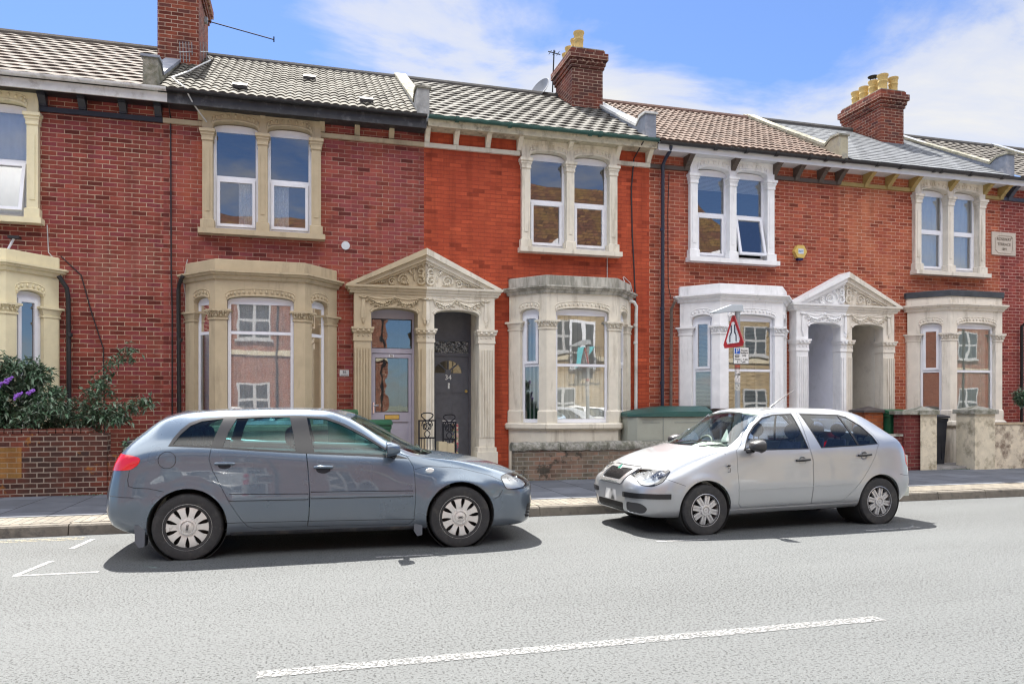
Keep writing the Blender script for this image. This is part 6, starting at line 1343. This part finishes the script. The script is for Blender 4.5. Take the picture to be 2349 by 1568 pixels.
    c.patch([lg], 'lower_grille', plain('grille_black', (.010, .010, .012), .5), -.015, .01); c.patch([tmpobj(k.v, k.f), lg], 'lower_slat', TRIM, -.001, .012)
    for f_ in fogs: c.patch([f_], 'fog_light_recess', plain('fog_plastic', (.035, .036, .04), .45), -.010, .01)
    for s in (1, -1): MB().lathe((3.03, s*.57, .295), [(.048, 0), (.05, .045), (.043, .048), (.035, .03), (.001, .02)], 20, 'x', cap=False).build('fog_light', plain('fog_lens', (.12, .12, .13), .2), c.root, 50)
    for f_ in strips: c.patch([f_], 'bumper_strip', TRIM, .014, .02)
    # badge, plate
    h = c.bvh.ray_cast(Vector((3.8, 0, .715)), Vector((-1, 0, 0)))[0]; q = MB().lathe((0, 0, 0), [(.001, .008), (.036, .008), (.045, .004), (.048, -.01)], 24, 'x', cap=False)
    M_ = Matrix.Translation(h+Vector((.016, 0, 0))) @ Matrix.Rotation(R(-50), 4, 'Y'); q.v = [tuple(M_ @ Vector(p)) for p in q.v]; bd = q.build('badge', CHR, gs, 50)
    q = MB().lathe((.009, 0, 0), [(.001, .001), (.033, .001), (.034, -.002)], 24, 'x', cap=False); q.v = [tuple(M_ @ Vector(p)) for p in q.v]; q.build('badge_green', plain('badge_green', (.03, .22, .13), .3), bd); q = MB(); q.tube([(.012, -.018, -.016), (.012, .0, .002), (.012, .018, .016)], .004, 6); q.tube([(.012, -.012, .012), (.012, .004, .006)], .006, 6); q.v = [tuple(M_ @ Vector(p)) for p in q.v]; q.build('badge_mark', CHR, bd)
    m, nt, p_ = base('blurred_plate'); n_ = nd(nt, 'TexNoise', Scale=6.5, Detail=1.0); mp = nd(nt, 'Mapping'); mp.inputs[3].default_value = (1, 1.0, .8); L(nt, ocoord(nt), mp.inputs[0]); L(nt, mp.outputs[0], n_.inputs[0])
    L(nt, ramp(nt, n_.outputs[0], [(.40, (.06, .06, .06)), (.56, (.62, .62, .61))]), p_.inputs['Base Color']); p_.inputs['Roughness'].default_value = .4
    rows = []
    for i in range(9):
        y = -.262+.524*i/8; xq = 3.237-.20*(y*y)*2.2; rows.append([(xq-.012, y, .345), (xq, y, .345), (xq-.004, y, .462), (xq-.016, y, .462)])
    q = MB().grid(rows, True); q.f += [(0, 1, 2, 3), (32, 33, 34, 35)]; q.build('number_plate', m, c.root)
    def line(pts, side=1, r=.003, name='panel_gap', axis='y'):
        P = []
        for a, b in zip(pts[:-1], pts[1:]):
            n = max(2, int(math.hypot(b[0]-a[0], b[1]-a[1])/.03))
            for k in range(n+1):
                u, z = a[0]+(b[0]-a[0])*k/n, a[1]+(b[1]-a[1])*k/n
                h = c.bvh.ray_cast(Vector((u, side*1.2, z)), Vector((0, -side, 0))) if axis == 'y' else (c.bvh.ray_cast(Vector((u, side*z, 2)), Vector((0, 0, -1))) if axis == 'z' else c.bvh.ray_cast(Vector((4, side*u, z)), Vector((-1, 0, 0))))
                if h[0] is not None: P.append(h[0])
        if len(P) > 1: MB().tube(P, r, 5).build(name, TRIM, c.root)
    for s in (1, -1):
        line([(2.93, .64), (2.85, .61), (2.70, .555)], s, .0025); line([(2.20, .66), (2.5, .625), (2.75, .59), (2.95, .53), (3.06, .44)], s, .002, 'bonnet_gap', 'z'); line([(2.155, .885), (2.16, .90)], s); line([(-.32, .60), (-.42, .58), (-.54, .575)], s, .0025)
    # crease on the doors, sill, repeater
    c.pair([c.prism([(.40, .505), (1.0, .492), (2.03, .478), (2.03, .490), (1.0, .503), (.40, .516)])], 'side_crease', paint, .005, .006, tol=.006)
    c.pair([c.prism([(.345, .17), (2.13, .17), (2.13, .262), (.345, .272)])], 'sill', paint, .006, .012, tol=.03)
    for s in (1, -1):
        q = MB().blob((2.148, s*.812, .765), .026, .010, .012, 12, 6); q.build('side_repeater', TRIM, c.root, True); q = MB(); q.tube([(2.165, s*.821, .735), (2.135, s*.82, .735), (2.13, s*.821, .715), (2.135, s*.822, .695), (2.165, s*.822, .695)], .003, 5); q.build('letter_emblem', TRIM, c.root)
    for ax in AX:
        for s in (-1, 1):
            wheel(c, ax, s, .288, .18, .812, 'eight', plain('hubcap_bright', (.50, .50, .51), .28, .06, 5, metal=.5, dirt=(.2, .19, .18), dscale=20, dth=.68)); q = MB().lathe((ax[0], s*.62, ax[1]+.012), [(.319, -s*.22), (.319, s*.165), (.315, s*.165), (.31, -s*.215), (.01, -s*.22)], 40, 'y', cap=False); q.build('wheel_arch_liner', UNDER, c.root, 40)
    interior(c, 2.02, 1.12, .10, .93, -1, 1.0, 1.35); mirror(c, 1.85, .895, .985, plain('mirror_black', (.03, .03, .033), .4, .15), 1, .95); mirror(c, 1.85, -.895, .985, plain('mirror_black', (.03, .03, .033), .4, .15), -1, .95)
    wipers(c, [[(2.19, -.30, .965), (2.12, .0, 1.01), (2.09, .28, 1.01)], [(2.20, .28, .957), (2.12, .5, .985), (2.08, .62, .975)]])
    MB().box(1.60, 1.63, -.12, .12, 1.24, 1.30).build('rear_view_mirror', DARK, c.root); MB().tube([(1.05, .1, 1.42), (.93, .1, 1.50), (.68, .1, 1.64)], [.009, .006, .003], 6).build('roof_aerial', TRIM, c.root)
    MB().prism([(1.86, .945), (2.15, .94), (2.12, .96), (1.95, 1.0)], .02, .38).build('tax_paper', plain('paper', (.6, .6, .58), .7), c.root)
    c.place(); return c
fab = fabia()

def copy_tree(o, parent=None):
    n = o.copy(); COL.objects.link(n)
    if parent is not None: n.parent = parent
    for ch in list(o.children): copy_tree(ch, n)
    return n
WHITE_CAR = plain('white_car_paint', (.62, .63, .63), .3, .03, coat=1)
for x, lab in ((-3.4, 'white hatchback across the street, seen only in the beige bay glass'), (10.6, 'white hatchback across the street, seen only in the off-white bay glass')):
    n = copy_tree(fab.root); n.location = (x+1.2, -2.5, 0); n.rotation_euler = (0, 0, math.pi); n['label'] = lab
    for ch in n.children_recursive:
        if ch.type == 'MESH' and ch.data.materials and ch.data.materials[0].name.startswith('silver_paint'): ch.data = ch.data.copy(); ch.data.materials[0] = WHITE_CAR
